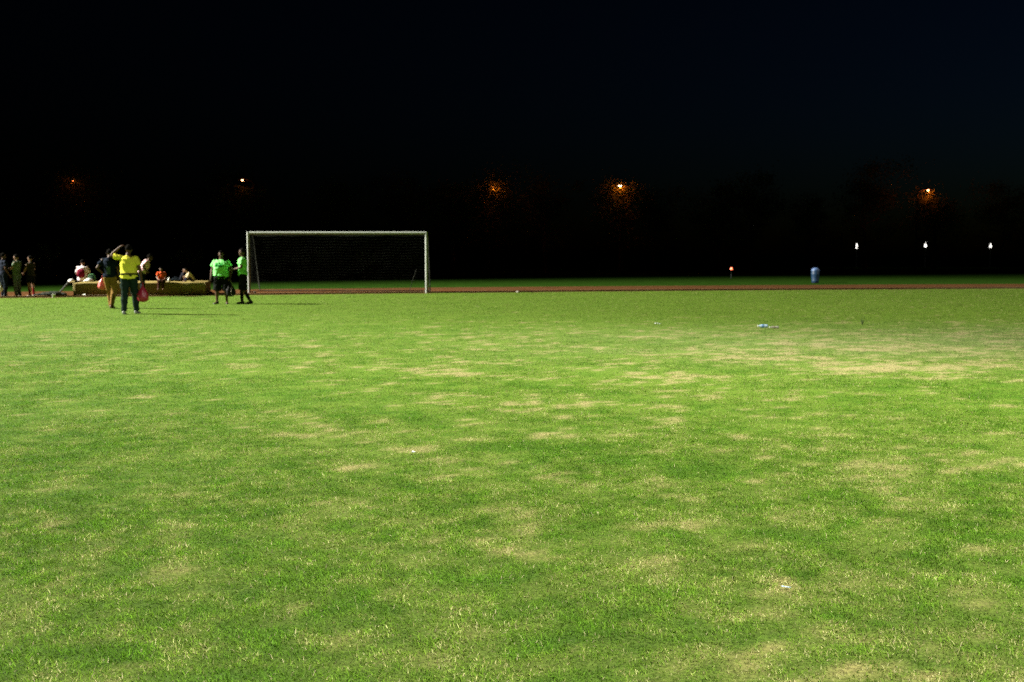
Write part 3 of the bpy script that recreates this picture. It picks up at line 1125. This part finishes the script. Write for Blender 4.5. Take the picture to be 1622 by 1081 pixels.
# green hoop-handled pack behind the second bundle
p = on_plat(146, 1.7)
t = thing('rucksack', 'small dark rucksack with a raised green top loop on the platform', 'bag', (p.x, p.y, PLH))
bm = bmesh.new()
ring_loft(bm, [ell(V((0, 0, z)), V((a, 0, 0)), V((0, a * .6, 0)), 16, 3) for z, a in ((0, .10), (.03, .125), (.12, .13), (.20, .11), (.235, .06))])
build('pack', bm, plastic('dark_green_nylon', (.015, .05, .025), .7), t)
bm = bmesh.new()
tube(bm, [V((-.125, 0, .10))] + [V((.125 * -math.cos(a), -.02, .19 + .10 * math.sin(a))) for a in np.linspace(.1, 3.04, 9)] + [V((.125, 0, .08))], .026, 8, True, .6)
build('top_loop', bm, plastic('green_nylon', (.09, .26, .11), .7), t)

# leaning bar and the dark heap left of the platform
a_, b_ = at(94, 465.5), None
pl_left = pc - V((math.cos(PLAT_RZ), math.sin(PLAT_RZ), 0)) * (pl_len / 2 + .05)
b_ = atd(107.5, 448.5, pl_left.y + 1.2)
bm = bmesh.new()
tube(bm, [V((a_.x, a_.y, .03)), b_], [.035, .028], 8)
tag(build('metal_bar', bm, material('dull_grey_metal', (.03, .037, .032), .7, .2, 9, 0, 40, .5)), 'grey metal bar leaning against the left end of the low platform', 'bar')
P = at(78, 468.5)
bm = bmesh.new()
for (x, y, z, rx_, ry_, rz_) in ((0, 0, .05, .34, .22, .09), (.25, .05, .06, .22, .18, .10), (-.28, -.02, .04, .25, .15, .06), (.08, .08, .11, .18, .14, .06), (.48, .1, .04, .16, .12, .07)):
    ellipsoid(bm, (x, y, z), (rx_, ry_, rz_))
o = fused('kit_heap', bm, plastic('black_canvas', (.02, .024, .018), .8), None, .015, 3, .012, 2.0)
o.location = (P.x, P.y, 0)
tag(o, 'low heap of dark kit lying left of the platform', 'kit')


def cup(label, px, py, m, h=.11, r=.042, tilt=None, name='paper_cup', group=None):
    P = at(px, py)
    bm = bmesh.new()
    lathe(bm, [(r * .72, 0), (r * .74, .004), (r, h), (r * 1.06, h + .003), (r * 1.04, h + .008), (r * .94, h + .006), (r * .68, .010)], 20)
    o = build(name, bm, m, None, True, (P.x, P.y, .012))
    if tilt is not None:
        o.rotation_euler = (rad(84), 0, tilt)
        o.location.z = .012 + r * .9
    tag(o, label, 'cup', group)
    return o


WPAPER = material('white_cup_paper', (.60, .59, .50), .6, .08, 20)
cup('white cup standing alone on the grass edge left of the platform', 85, 472.5, WPAPER, .12, .06)
cup('pale cup lying in front of the left corner of the platform', 121, 469.8, WPAPER, .11, .05, .5)
cup('second pale cup lying under the front of the platform', 131, 470.3, plastic('dull_cup', (.42, .42, .33)), .09, .045, 1.8)
cup('white cup lying in front of the right part of the platform', 294, 468.6, WPAPER, .11, .055, 1.0)
cup('small white cup lying beside the foot of the left goal post', 404, 466, WPAPER, .09, .045, .3)
# markers at the track edge
P = at(820, 463.2)
bm = bmesh.new()
lathe(bm, [(.065, 0), (.065, .01), (.055, .02), (.03, .035), (.02, .035), (.02, .012)], 20)
tag(build('marker_disc', bm, WPAPER, None, True, (P.x, P.y, .01)), 'small white marker disc on the far edge of the grass', 'marker')
for lab, px, py, m, sc in (('dark teal folded cloth lying in front of the platform', 271, 467.5, GBAG, .22), ('dark red folded cloth lying in front of the platform', 284, 468, plastic('dark_red_cloth', (.22, .02, .02), .8), .18)):
    P = at(px, py)
    bm = bmesh.new()
    for i in range(4):
        ellipsoid(bm, (random.uniform(-.5, .5) * sc, random.uniform(-.3, .3) * sc, .04), (sc * .5, sc * .35, .05))
    o = fused('folded_cloth', bm, m, None, .012, 3, .01, px)
    o.location = (P.x, P.y, 0)
    tag(o, lab, 'cloth')


def bottle(label, px, py, rz, body, capm, labm, L=.23, r=.034, crushed=0.0):
    P = at(px, py)
    t = thing('plastic_bottle', label, 'bottle', (P.x, P.y, .03 + r), rz)
    bm = bmesh.new()
    prof = [(r * .6, 0), (r * .95, .006), (r, .02), (r, L * .30), (r * .93, L * .34), (r, L * .38), (r, L * .62), (r * .8, L * .74), (r * .42, L * .86), (r * .40, L * .93)]
    lathe(bm, prof, 20)
    for v in bm.verts:
        v.co.x *= 1 - crushed * math.sin(v.co.z / L * math.pi)
        v.co = V((v.co.z - L / 2, v.co.y, v.co.x))
    build('bottle_body', bm, body, t)
    bm = bmesh.new()
    lathe(bm, [(r * .46, L * .90), (r * .48, L * .91), (r * .48, L * .985), (r * .42, L)], 16)
    for v in bm.verts:
        v.co = V((v.co.z - L / 2, v.co.y, v.co.x))
    build('cap', bm, capm, t)
    bm = bmesh.new()
    lathe(bm, [(r * 1.02, L * .40), (r * 1.035, L * .41), (r * 1.035, L * .59), (r * 1.02, L * .60)], 20)
    for v in bm.verts:
        v.co.x *= 1 - crushed * math.sin(v.co.z / L * math.pi)
        v.co = V((v.co.z - L / 2, v.co.y, v.co.x))
    build('wrapper', bm, labm, t)
    return t


CLEAR = material('pale_blue_plastic', (.30, .42, .55), .3, .1, 15, .3, 40, .6)
CLEAR2 = material('cloudy_plastic', (.24, .23, .19), .3, .2, 15, .4, 40, .6)
CAPW = material('white_cap', (.48, .50, .48), .4, .05, 10)
bottle('pale blue plastic bottle lying on the grass, left of the pair', 1208, 521.8, rad(176), CLEAR, CAPW, material('blue_wrapper', (.10, .22, .45), .5, .2, 20), .21, .036)
bottle('crushed cloudy plastic bottle lying on the grass, right of the blue one', 1226, 523.5, rad(170), CLEAR2, CAPW, material('brown_wrapper', (.20, .17, .12), .5, .2, 20), .19, .032, .3)


def scrap(label, px, py, sx, sy, m, seed, z=.035):
    P = at(px, py)
    bm = bmesh.new()
    bmesh.ops.create_grid(bm, x_segments=8, y_segments=6, size=.5)
    rr = random.Random(seed)
    for v in bm.verts:
        v.co = V((v.co.x * sx * (1 + rr.uniform(-.15, .15)), v.co.y * sy * (1 + rr.uniform(-.2, .2)), rr.uniform(-.3, .7) * min(sx, sy) * .5))
    bmesh.ops.solidify(bm, geom=bm.faces[:], thickness=.0015)
    o = build('paper_scrap', bm, m, None, False, (P.x, P.y, z))
    o.rotation_euler = (rr.uniform(-.3, .3), rr.uniform(-.3, .3), rr.uniform(-.6, .6))
    tag(o, label, 'litter')


scrap('crumpled white scrap lying alone on the grass beyond the middle of the field', 1039, 515.2, .08, .05, CAPW, 1)
scrap('tiny white scrap right beside the crumpled one', 1045, 515.6, .04, .04, CAPW, 2)
scrap('tiny white speck of paper in the green grass below the worn patch', 655, 723, .022, .018, CAPW, 3)
scrap('thin bluish white strip of film lying in the near grass', 1245, 937, .045, .008, CLEAR, 4, .022)
# dark weed stalk
P = at(1366, 515)
bm = bmesh.new()
for i in range(5):
    a = i * 1.3
    tube(bm, [(0, 0, 0), (.02 * math.cos(a), .02 * math.sin(a), .06), (.05 * math.cos(a), .05 * math.sin(a), .10 + .02 * i)], [.005, .005, .003], 5)
tag(build('weed', bm, material('dark_weed', (.03, .05, .015), .8, .2, 9), None, True, (P.x, P.y, 0)), 'dark upright weed stalk standing out of the pale grass', 'weed')

# ------------------------------------------------------------------ blue bin on the far verge
P = at(1291, 448.5)
binn = thing('litter_bin', 'blue round litter bin with a light domed top on the far verge', 'bin', (P.x, P.y, 0))
binn.scale = (.84, .84, .86)
M_BIN = material('blue_bin_plastic', (.007, .032, .080), .5, .2, 6, .1, 20, .5)
M_BINL = material('light_blue_lid', (.09, .15, .31), .5, .1, 6, .1, 20, .5)
bm = bmesh.new()
lathe(bm, [(.20, .02), (.215, .03), (.225, .10), (.232, .12), (.232, .15), (.228, .17), (.255, .52), (.262, .54), (.262, .57), (.255, .59), (.268, .74), (.262, .76), (.20, .75)], 28)
build('drum', bm, M_BIN, binn)
bm = bmesh.new()
lathe(bm, [(.262, .762), (.264, .77), (.262, .80), (.245, .86), (.19, .915), (.11, .95), (.03, .965)], 28)
build('lid', bm, M_BINL, binn)
bm = bmesh.new()
add_box(bm, (.0, -.252, .82), (.16, .04, .05), 0, .01)
build('flap', bm, M_BIN, binn)
bm = bmesh.new()
lathe(bm, [(.23, 0), (.235, .01), (.21, .022)], 24)
build('foot', bm, S_BLACK, binn)

# ------------------------------------------------------------------ trees, shrubs, street lamps
M_BARK = material('bark', (.07, .05, .03), .95, .3, 8, .7, 20)


def leaf_material(name, c1, c2):
    m = bpy.data.materials.new(name)
    m.use_nodes = True
    n = m.node_tree
    for x in list(n.nodes):
        n.nodes.remove(x)
    out = n.nodes.new('ShaderNodeOutputMaterial')
    g = n.nodes.new('ShaderNodeNewGeometry')
    mx = n.nodes.new('ShaderNodeMix')
    mx.data_type = 'RGBA'
    mx.inputs['A'].default_value = tuple(c1) + (1,)
    mx.inputs['B'].default_value = tuple(c2) + (1,)
    n.links.new(g.outputs['Random Per Island'], mx.inputs['Factor'])
    d = n.nodes.new('ShaderNodeBsdfDiffuse')
    t = n.nodes.new('ShaderNodeBsdfTranslucent')
    s = n.nodes.new('ShaderNodeMixShader')
    s.inputs[0].default_value = .4
    n.links.new(mx.outputs['Result'], d.inputs[0])
    n.links.new(mx.outputs['Result'], t.inputs[0])
    n.links.new(d.outputs[0], s.inputs[1])
    n.links.new(t.outputs[0], s.inputs[2])
    n.links.new(s.outputs[0], out.inputs[0])
    return m


M_LEAF = leaf_material('tree_leaves', (.035, .065, .014), (.09, .12, .03))
M_LEAF2 = leaf_material('shrub_leaves', (.12, .15, .05), (.22, .25, .10))


def leaves_np(centres, size, rng, name, m, droop=.0):
    n = len(centres)
    az = rng.random(n) * 2 * math.pi
    el = (rng.random(n) - .5) * 2.2 - droop
    d = np.stack([np.cos(az) * np.cos(el), np.sin(az) * np.cos(el), np.sin(el)], 1)
    r = rng.normal(size=(n, 3))
    s = np.cross(d, r)
    s /= np.linalg.norm(s, axis=1)[:, None] + 1e-9
    L = (size * (.6 + .8 * rng.random(n)))[:, None]
    W = L * .28
    c = centres
    co = np.stack([c, c + d * L * .45 + s * W, c + d * L, c + d * L * .45 - s * W], 1).reshape(-1, 3)
    f = np.arange(4 * n)
    o = mesh_np(name, co, f, np.full(n, 4), m)
    return o


def make_tree(name, label, H, W, nleaf, seed, base=2.3, group=None, lsize=.20, sprays=()):
    rng = np.random.default_rng(seed)
    rr = random.Random(seed)
    t = thing(name, label, 'tree', (0, 0, 0), 0, group)
    bm = bmesh.new()
    top = V((rr.uniform(-.3, .3), rr.uniform(-.3, .3), H * .72))
    tube(bm, [(0, 0, -.05), (.06, .02, base * .5), (.02, -.04, base), top * .7, top], [.24, .17, .15, .09, .03], 10)
    cl = []
    for k in range(9):
        z = base * .8 + (H * .66 - base * .8) * (k / 8)
        a = k * 2.4 + rr.uniform(-.4, .4)
        ln = W * .5 * rr.uniform(.6, 1.0) * (1 - .35 * k / 8)
        e = V((math.cos(a) * ln, math.sin(a) * ln, z + ln * rr.uniform(.35, .8)))
        m_ = V((math.cos(a) * ln * .5, math.sin(a) * ln * .5, z + ln * .15))
        tube(bm, [(0, 0, z), m_, e], [.075, .05, .018], 7)
        cl.append(e)
        cl.append(m_ + V((0, 0, .35)))
    build('trunk', bm, M_BARK, t)
    cl += [V((rr.gauss(0, W * .2), rr.gauss(0, W * .2), H * rr.uniform(.55, .93))) for _ in range(16)]
    cl = np.array([c[:] for c in cl])
    pick = rng.integers(0, len(cl), nleaf)
    sp = (.35 + .55 * rng.random(len(cl)))[pick][:, None]
    pts = cl[pick] + rng.normal(size=(nleaf, 3)) * sp * np.array([1, 1, .7])
    pts = pts[pts[:, 2] > base * .75]
    for c_, sg_, n_ in sprays:
        q_ = rng.normal(size=(n_, 3))
        # leaves sit in small bunches along twigs
        b_ = np.array(c_) + rng.normal(size=(max(4, n_ // 14), 3)) * np.array(sg_)
        pts = np.concatenate([pts, b_[rng.integers(0, len(b_), n_)] + q_ * .16])
    o = leaves_np(pts, lsize, rng, 'crown', M_LEAF, .3)
    o.parent = t
    return t


def make_shrub(name, label, H, W, n, seed):
    rng = np.random.default_rng(seed)
    rr = random.Random(seed)
    t = thing(name, label, 'shrub')
    bm = bmesh.new()
    pts = []
    for k in range(22):
        a = rr.uniform(0, 6.28)
        o_ = rr.uniform(.15, 1) * W / 2
        h = H * rr.uniform(.7, 1.0)
        e = V((math.cos(a) * o_, math.sin(a) * o_, h))
        m_ = V((e.x * .35, e.y * .35, h * .55))
        tube(bm, [(e.x * .08, e.y * .08, 0), m_, e], [.022, .016, .006], 5)
        for i in range(n // 22):
            u = rr.uniform(.35, 1.05)
            p_ = m_.lerp(e, (u - .35) / .65)
            pts.append([p_.x + rr.gauss(0, .05), p_.y + rr.gauss(0, .05), p_.z + rr.gauss(0, .05)])
    build('stems', bm, M_BARK, t)
    o = leaves_np(np.array(pts), .16, rng, 'foliage', M_LEAF2, -.5)
    o.parent = t
    return t


TG = 'trees in the dark row beyond the track'
DARK = 'dark tree without a lamp in the unlit row beyond the track'
protos = [make_tree('tree', DARK, 9.5, 6.2, 6500, 21, 2.4, TG), make_tree('tree', DARK, 10.5, 7.0, 7000, 22, 2.6, TG), make_tree('tree', DARK, 8.2, 6.0, 6000, 23, 2.2, TG)]
used = [False] * 3


def put_tree(kind, x, y, rz, sc, label=None):
    t = copy_tree(protos[kind]) if used[kind] else protos[kind]
    used[kind] = True
    t.location = (x, y, 0)
    t.rotation_euler = (0, 0, rz)
    t.scale = (sc, sc, sc)
    if label:
        t['label'] = label
    return t


M_LPOLE = material('dark_pole_paint', (.014, .015, .014), .7, .2, 8, 0, 30, .2)


def street_lamp(label, px, py, H, power, color, em, lean=1):
    """orange lamp on a tall pole: the head's height fixes how far away it stands"""
    d = ray(px, py)
    tt = (H - CAM_H) / d.z
    x, y = d.x * tt, d.y * tt
    t = thing('street_lamp', label, 'street lamp', (x - lean * .9, y, 0), 0, 'orange street lamps among the trees')
    bm = bmesh.new()
    tube(bm, [(0, 0, 0), (0, 0, H * .5), (0, 0, H - .35), (lean * .12, 0, H - .05), (lean * .75, 0, H + .12)], [.085, .07, .055, .045, .035], 10)
    build('pole', bm, M_LPOLE, t)
    bm = bmesh.new()
    ring_loft(bm, [ell(V((lean * x_, 0, H + .12)), V((0, w_, 0)), V((0, 0, h_)), 12) for x_, w_, h_ in ((.62, .05, .05), (.72, .11, .08), (1.05, .14, .08), (1.22, .08, .05))])
    build('lamp_head', bm, M_LPOLE, t)
    bm = bmesh.new()
    ellipsoid(bm, (lean * .9, 0, H + .03), (.075 if em is E2 else .14, .08, .075))
    build('lens', bm, em, t)
    l = bpy.data.lights.new('lamp_light', 'POINT')
    l.energy = power
    l.color = color
    l.shadow_soft_size = .08
    o = bpy.data.objects.new('lamp_light', l)
    o.location = (lean * .9, -.05, H - .14)
    link(o, t)
    return V((x, y, H))


SOD = (1.0, .14, .022)
E1 = emissive('sodium_lens_bright', (1, .72, .36), 26)
E2 = emissive('sodium_lens', (1, .66, .30), 9)
E4 = emissive('sodium_lens_hidden', (1, .40, .12), 1.2)
E3 = emissive('sodium_lens_dim', (1, .62, .34), 4)
L_A = street_lamp('faint reddish street lamp hidden in leaves, leftmost of the row', 116, 287, 7.3, 20, SOD, E4)
L_B = street_lamp('street lamp showing a tiny white point high above the left goal post', 384, 286, 7.4, 12, SOD, E2, -1)
L_C = street_lamp('street lamp hidden behind the broad lit crown above the right goal post', 782, 297, 7.2, 170, SOD, E4)
L_D = street_lamp('brightest orange street lamp with glowing leaves right round it', 982, 295, 7.2, 200, SOD, E1, -1)
L_E = street_lamp('orange street lamp above a slanting spray of lit leaves, rightmost of the row', 1470, 302, 7.1, 150, SOD, E2)



def lamp_tree(label, x, y, H, W, n, seed, sprays):
    t = make_tree('tree', label, H, W, n, seed, 2.4, TG, .19, [((c[0] - x, c[1] - y, c[2]), sg, k) for c, sg, k in sprays])
    t.location = (x, y, 0)


A, B, C_, D, E = L_A, L_B, L_C, L_D, L_E
lamp_tree('tree with a faint reddish glow in its crown at far left', A.x + .5, A.y + .6, 8.6, 5.6, 5200, 41,
          [((A.x + .1, A.y - .5, A.z - .25), (.55, .35, .45), 420), ((A.x + 1.1, A.y - .3, A.z - .7), (.8, .4, .4), 160)])
lamp_tree('tree below the tiny white lamp point above the left goal post', B.x + .4, B.y + 1.2, 7.0, 5.2, 4800, 42, [((B.x + .2, B.y - .2, B.z - 1.0), (.8, .6, .28), 420)])
lamp_tree('tree whose broad crown glows orange above the right goal post', C_.x - .6, C_.y - .5, 9.0, 6.4, 5600, 43,
          [((C_.x + .1, C_.y - .45, C_.z + .05), (.7, .35, .3), 620), ((C_.x - 1.3, C_.y - .3, C_.z - .2), (1.1, .5, .4), 460), ((C_.x + .6, C_.y - .3, C_.z - 1.3), (.9, .5, .7), 300)])
lamp_tree('dimmer tree just left of the broad orange-lit crown', C_.x - 3.6, C_.y + 1.2, 8.4, 5.4, 5600, 44, [])
lamp_tree('tree holding the brightest orange lamp', D.x + .2, D.y + 1.0, 8.0, 5.6, 5200, 45,
          [((D.x - .1, D.y + .1, D.z - .55), (.6, .5, .35), 420), ((D.x - .9, D.y, D.z - .35), (.3, .3, .3), 130), ((D.x + .9, D.y + .2, D.z - .2), (.4, .3, .3), 130)])
lamp_tree('tree with a slanting spray of orange-lit leaves at far right', E.x + 1.0, E.y + .8, 7.6, 5.4, 4800, 46,
          [((E.x - .2, E.y, E.z - .7), (.4, .4, .35), 300), ((E.x + .5, E.y, E.z - 1.1), (.4, .4, .25), 260), ((E.x + 1.2, E.y + .1, E.z - 1.7), (.35, .3, .2), 160)])
taken = [L_A.x, L_B.x, L_C.x, L_C.x - 3.6, L_D.x, L_E.x]
rr = random.Random(5)
x = -52.0
while x < 56:
    if min(abs(x - q_) for q_ in taken) > 2.8:
        put_tree(rr.randrange(3), x + rr.uniform(-.6, .6), 92 + rr.uniform(-4, 9), rr.uniform(0, 6.28), rr.uniform(.72, 1.02))
    x += rr.uniform(4.0, 6.0)

# shrubs behind the goal, faintly lit by the floodlights
proto_s = make_shrub('shrub', 'tall loose shrub behind the goal, just right of the middle of the net', 1.9, 2.3, 900, 31)
P = at(580, 438)
proto_s.location = (P.x, P.y, 0)
for lab, px, py, sc, rz in (('shrub behind the goal, left of the middle of its net', 507, 439, .95, 1.2), ('dim shrub behind the left part of the goal net', 440, 439, .8, 2.6),
                            ('dim shrub standing above the child in orange-red', 295, 441, 1.0, 4.0), ('dim shrub standing behind the white cup left of the platform', 72, 443, 1.05, 5.0),
                            ('dim shrub behind the right post of the goal', 645, 438, .8, .3)):
    c = copy_tree(proto_s)
    P = at(px, py)
    c.location = (P.x, P.y, 0)
    c.scale = (sc, sc, sc)
    c.rotation_euler = (0, 0, rz)
    c['label'] = lab
for o in [o for o in COL.objects if o.name.startswith('shrub')]:
    o['group'] = 'shrubs beyond the running track'

# white path lanterns
EW = emissive('white_lantern_glass', (1, .96, .88), 2.6)
M_DKMETAL = material('dark_green_metal', (.02, .03, .025), .5, .2, 8, 0, 30, .5)
for i, (px, py, lab) in enumerate(((1357, 390, 'white path lantern, nearest to the blue bin'), (1466, 388, 'white path lantern, middle one of three, under the orange lamp'), (1569, 389, 'white path lantern, farthest from the blue bin'))):
    H = 2.75
    d = ray(px, py)
    tt = (H - CAM_H) / max(d.z, 1e-4)
    dist = min(d.y * tt, 118)
    p = atd(px, py, dist)
    H = p.z
    t = thing('path_lantern', lab, 'path lantern', (p.x, p.y, 0), 0, 'white lanterns along the far path')
    bm = bmesh.new()
    lathe(bm, [(.09, 0), (.09, .1), (.045, .16), (.04, H - .35), (.08, H - .30), (.10, H - .28)], 14)
    build('post', bm, M_DKMETAL, t)
    bm = bmesh.new()
    lathe(bm, [(.10, H - .275), (.13, H - .19), (.14, H - .12), (.10, H + .04), (.05, H + .20), (.03, H + .30)], 18)
    build('glass', bm, EW, t)
    bm = bmesh.new()
    lathe(bm, [(.05, H + .302), (.06, H + .32), (.04, H + .36), (.015, H + .40)], 14)
    build('cap', bm, M_DKMETAL, t)
    l = bpy.data.lights.new('lantern_light', 'POINT')
    l.energy = 8
    l.color = (1, .95, .85)
    l.shadow_soft_size = .3
    o = bpy.data.objects.new('lantern_light', l)
    o.location = (0, -.5, H)
    link(o, t)

# small red lamp low beyond the track
d = ray(1158.5, 426)
p = atd(1158.5, 426, 66)
t = thing('marker_lamp', 'small red lamp glowing low in the dark beyond the track', 'lamp', (p.x, p.y, 0))
bm = bmesh.new()
lathe(bm, [(.06, 0), (.06, .02), (.025, .04), (.022, p.z - .09), (.06, p.z - .085), (.06, p.z - .07)], 12)
build('post', bm, M_DKMETAL, t)
bm = bmesh.new()
lathe(bm, [(.05, p.z - .068), (.075, p.z - .05), (.075, p.z + .03), (.05, p.z + .07), (.015, p.z + .085)], 14)
build('lens', bm, emissive('red_lens', (1, .13, .04), 5), t)

# a bare pole standing in the dark near the lanterns
p = atd(1332, 420, 84)
bm = bmesh.new()
tube(bm, [(0, 0, 0), (0, 0, 1.8), (0, 0, 3.3)], [.09, .08, .07], 10)
tag(build('pole', bm, material('weathered_dark_pole', (.008, .008, .008), .9, .3, 5, 0, 40, .03), None, True, (p.x, p.y, 0)), 'plain grey pole standing in the dark left of the white lanterns', 'pole')

# ------------------------------------------------------------------ grass blades on the pitch
def blades(n, d0, d1, wid, hmin, hmax, seg2, rng, fin=None, fout=None):
    # depth drawn so that the count per square metre stays even over the wedge in view
    u = rng.random(n)
    y = np.sqrt(d0 * d0 + u * (d1 * d1 - d0 * d0))
    x = (rng.random(n) * 2 - 1) * (y * .58 + .9)
    keep = y < track_y(x) - .55
    # each size of blade gives way gradually to the next
    pr = np.ones(n)
    if fin:
        pr *= np.clip((y - fin[0]) / (fin[1] - fin[0]), 0, 1)
    if fout:
        pr *= np.clip((fout[1] - y) / (fout[1] - fout[0]), 0, 1)
    keep &= rng.random(n) < pr
    x, y = x[keep], y[keep]
    # tufts: pull some blades towards nearby tuft centres
    n = len(x)
    dry = dryness(x, y)
    tuft = fbm(x, y, .11, 91, 3)
    keep = rng.random(n) < np.clip(1.25 - .75 * np.clip(dry, 0, 1) + (tuft - .5) * 1.6, .45, 1)
    x, y, dry, tuft = x[keep], y[keep], dry[keep], tuft[keep]
    n = len(x)
    r, r2, r3 = rng.random(n), rng.random(n), rng.random(n)
    dn = np.clip(dry + .10 * (r3 - .5), 0, 1.1)
    col = turf_colour(dn, r, r2) * (.40 + 1.2 * tuft)[:, None]  # hollows between tufts painted darker, shade put into the blade colour
    col = bleach(x, y, col)
    h = (hmin + (hmax - hmin) * rng.random(n) ** 2.2) * (1.15 - .5 * np.clip(dry, 0, 1)) * (.7 + .6 * tuft)
    az = rng.random(n) * 2 * np.pi
    lean = np.radians(22 + 62 * rng.random(n) ** .7)
    flat = rng.random(n) < .10 + .25 * np.clip(dry, 0, 1)
    lean = np.where(flat, np.radians(80 + 8 * rng.random(n)), lean)
    fx, fy = np.cos(az), np.sin(az)
    tw = rng.normal(size=n) * .7
    sx, sy = -np.sin(az + tw), np.cos(az + tw)
    w = wid * (.6 + .8 * rng.random(n))
    z0 = np.full(n, .003)
    base = np.stack([x, y, z0], 1)
    side = np.stack([sx * w / 2, sy * w / 2, np.zeros(n)], 1)
    l1 = lean * .6
    mid = base + np.stack([fx * np.sin(l1) * h * .55, fy * np.sin(l1) * h * .55, np.cos(l1) * h * .55], 1)
    tip = mid + np.stack([fx * np.sin(lean * 1.15) * h * .5, fy * np.sin(lean * 1.15) * h * .5, np.cos(lean * 1.15) * h * .5 + .001], 1)
    if seg2:
        co = np.stack([base - side, base + side, mid + side * .8, mid - side * .8, tip], 1).reshape(-1, 3)
        b = np.arange(n)[:, None] * 5
        f = np.concatenate([b + np.array([[0, 1, 2, 3]]), b + np.array([[3, 2, 4]])], 1).ravel()
        cnt = np.tile([4, 3], n)
        cc = np.repeat(col, 5, 0)
    else:
        co = np.stack([base - side, base + side, tip], 1).reshape(-1, 3)
        f = np.arange(n * 3)
        cnt = np.full(n, 3)
        cc = np.repeat(col, 3, 0)
    return co, f, cnt, cc


parts = [blades(1350000, 2.4, 10.5, .0032, .009, .031, True, RNG, None, (5.5, 10.5)),
         blades(1150000, 5.5, 21.0, .0060, .011, .030, False, RNG, (5.5, 10.5), (12.5, 21.0)),
         blades(520000, 12.5, 46.0, .0135, .014, .030, False, RNG, (12.5, 21.0))]
off = 0
V_, F_, N_, K_ = [], [], [], []
for co, f, cnt, cc in parts:
    V_.append(co)
    F_.append(f + off)
    N_.append(cnt)
    K_.append(cc)
    off += len(co)
M_GRASS = attr_material('grass_blades', 'tint', 1, .6, .30, 0)
tag(mesh_np('grass', np.concatenate(V_), np.concatenate(F_), np.concatenate(N_), M_GRASS, np.concatenate(K_)), 'short mown turf, part lush and part dried to straw, covering the pitch', 'grass', None, 'stuff')
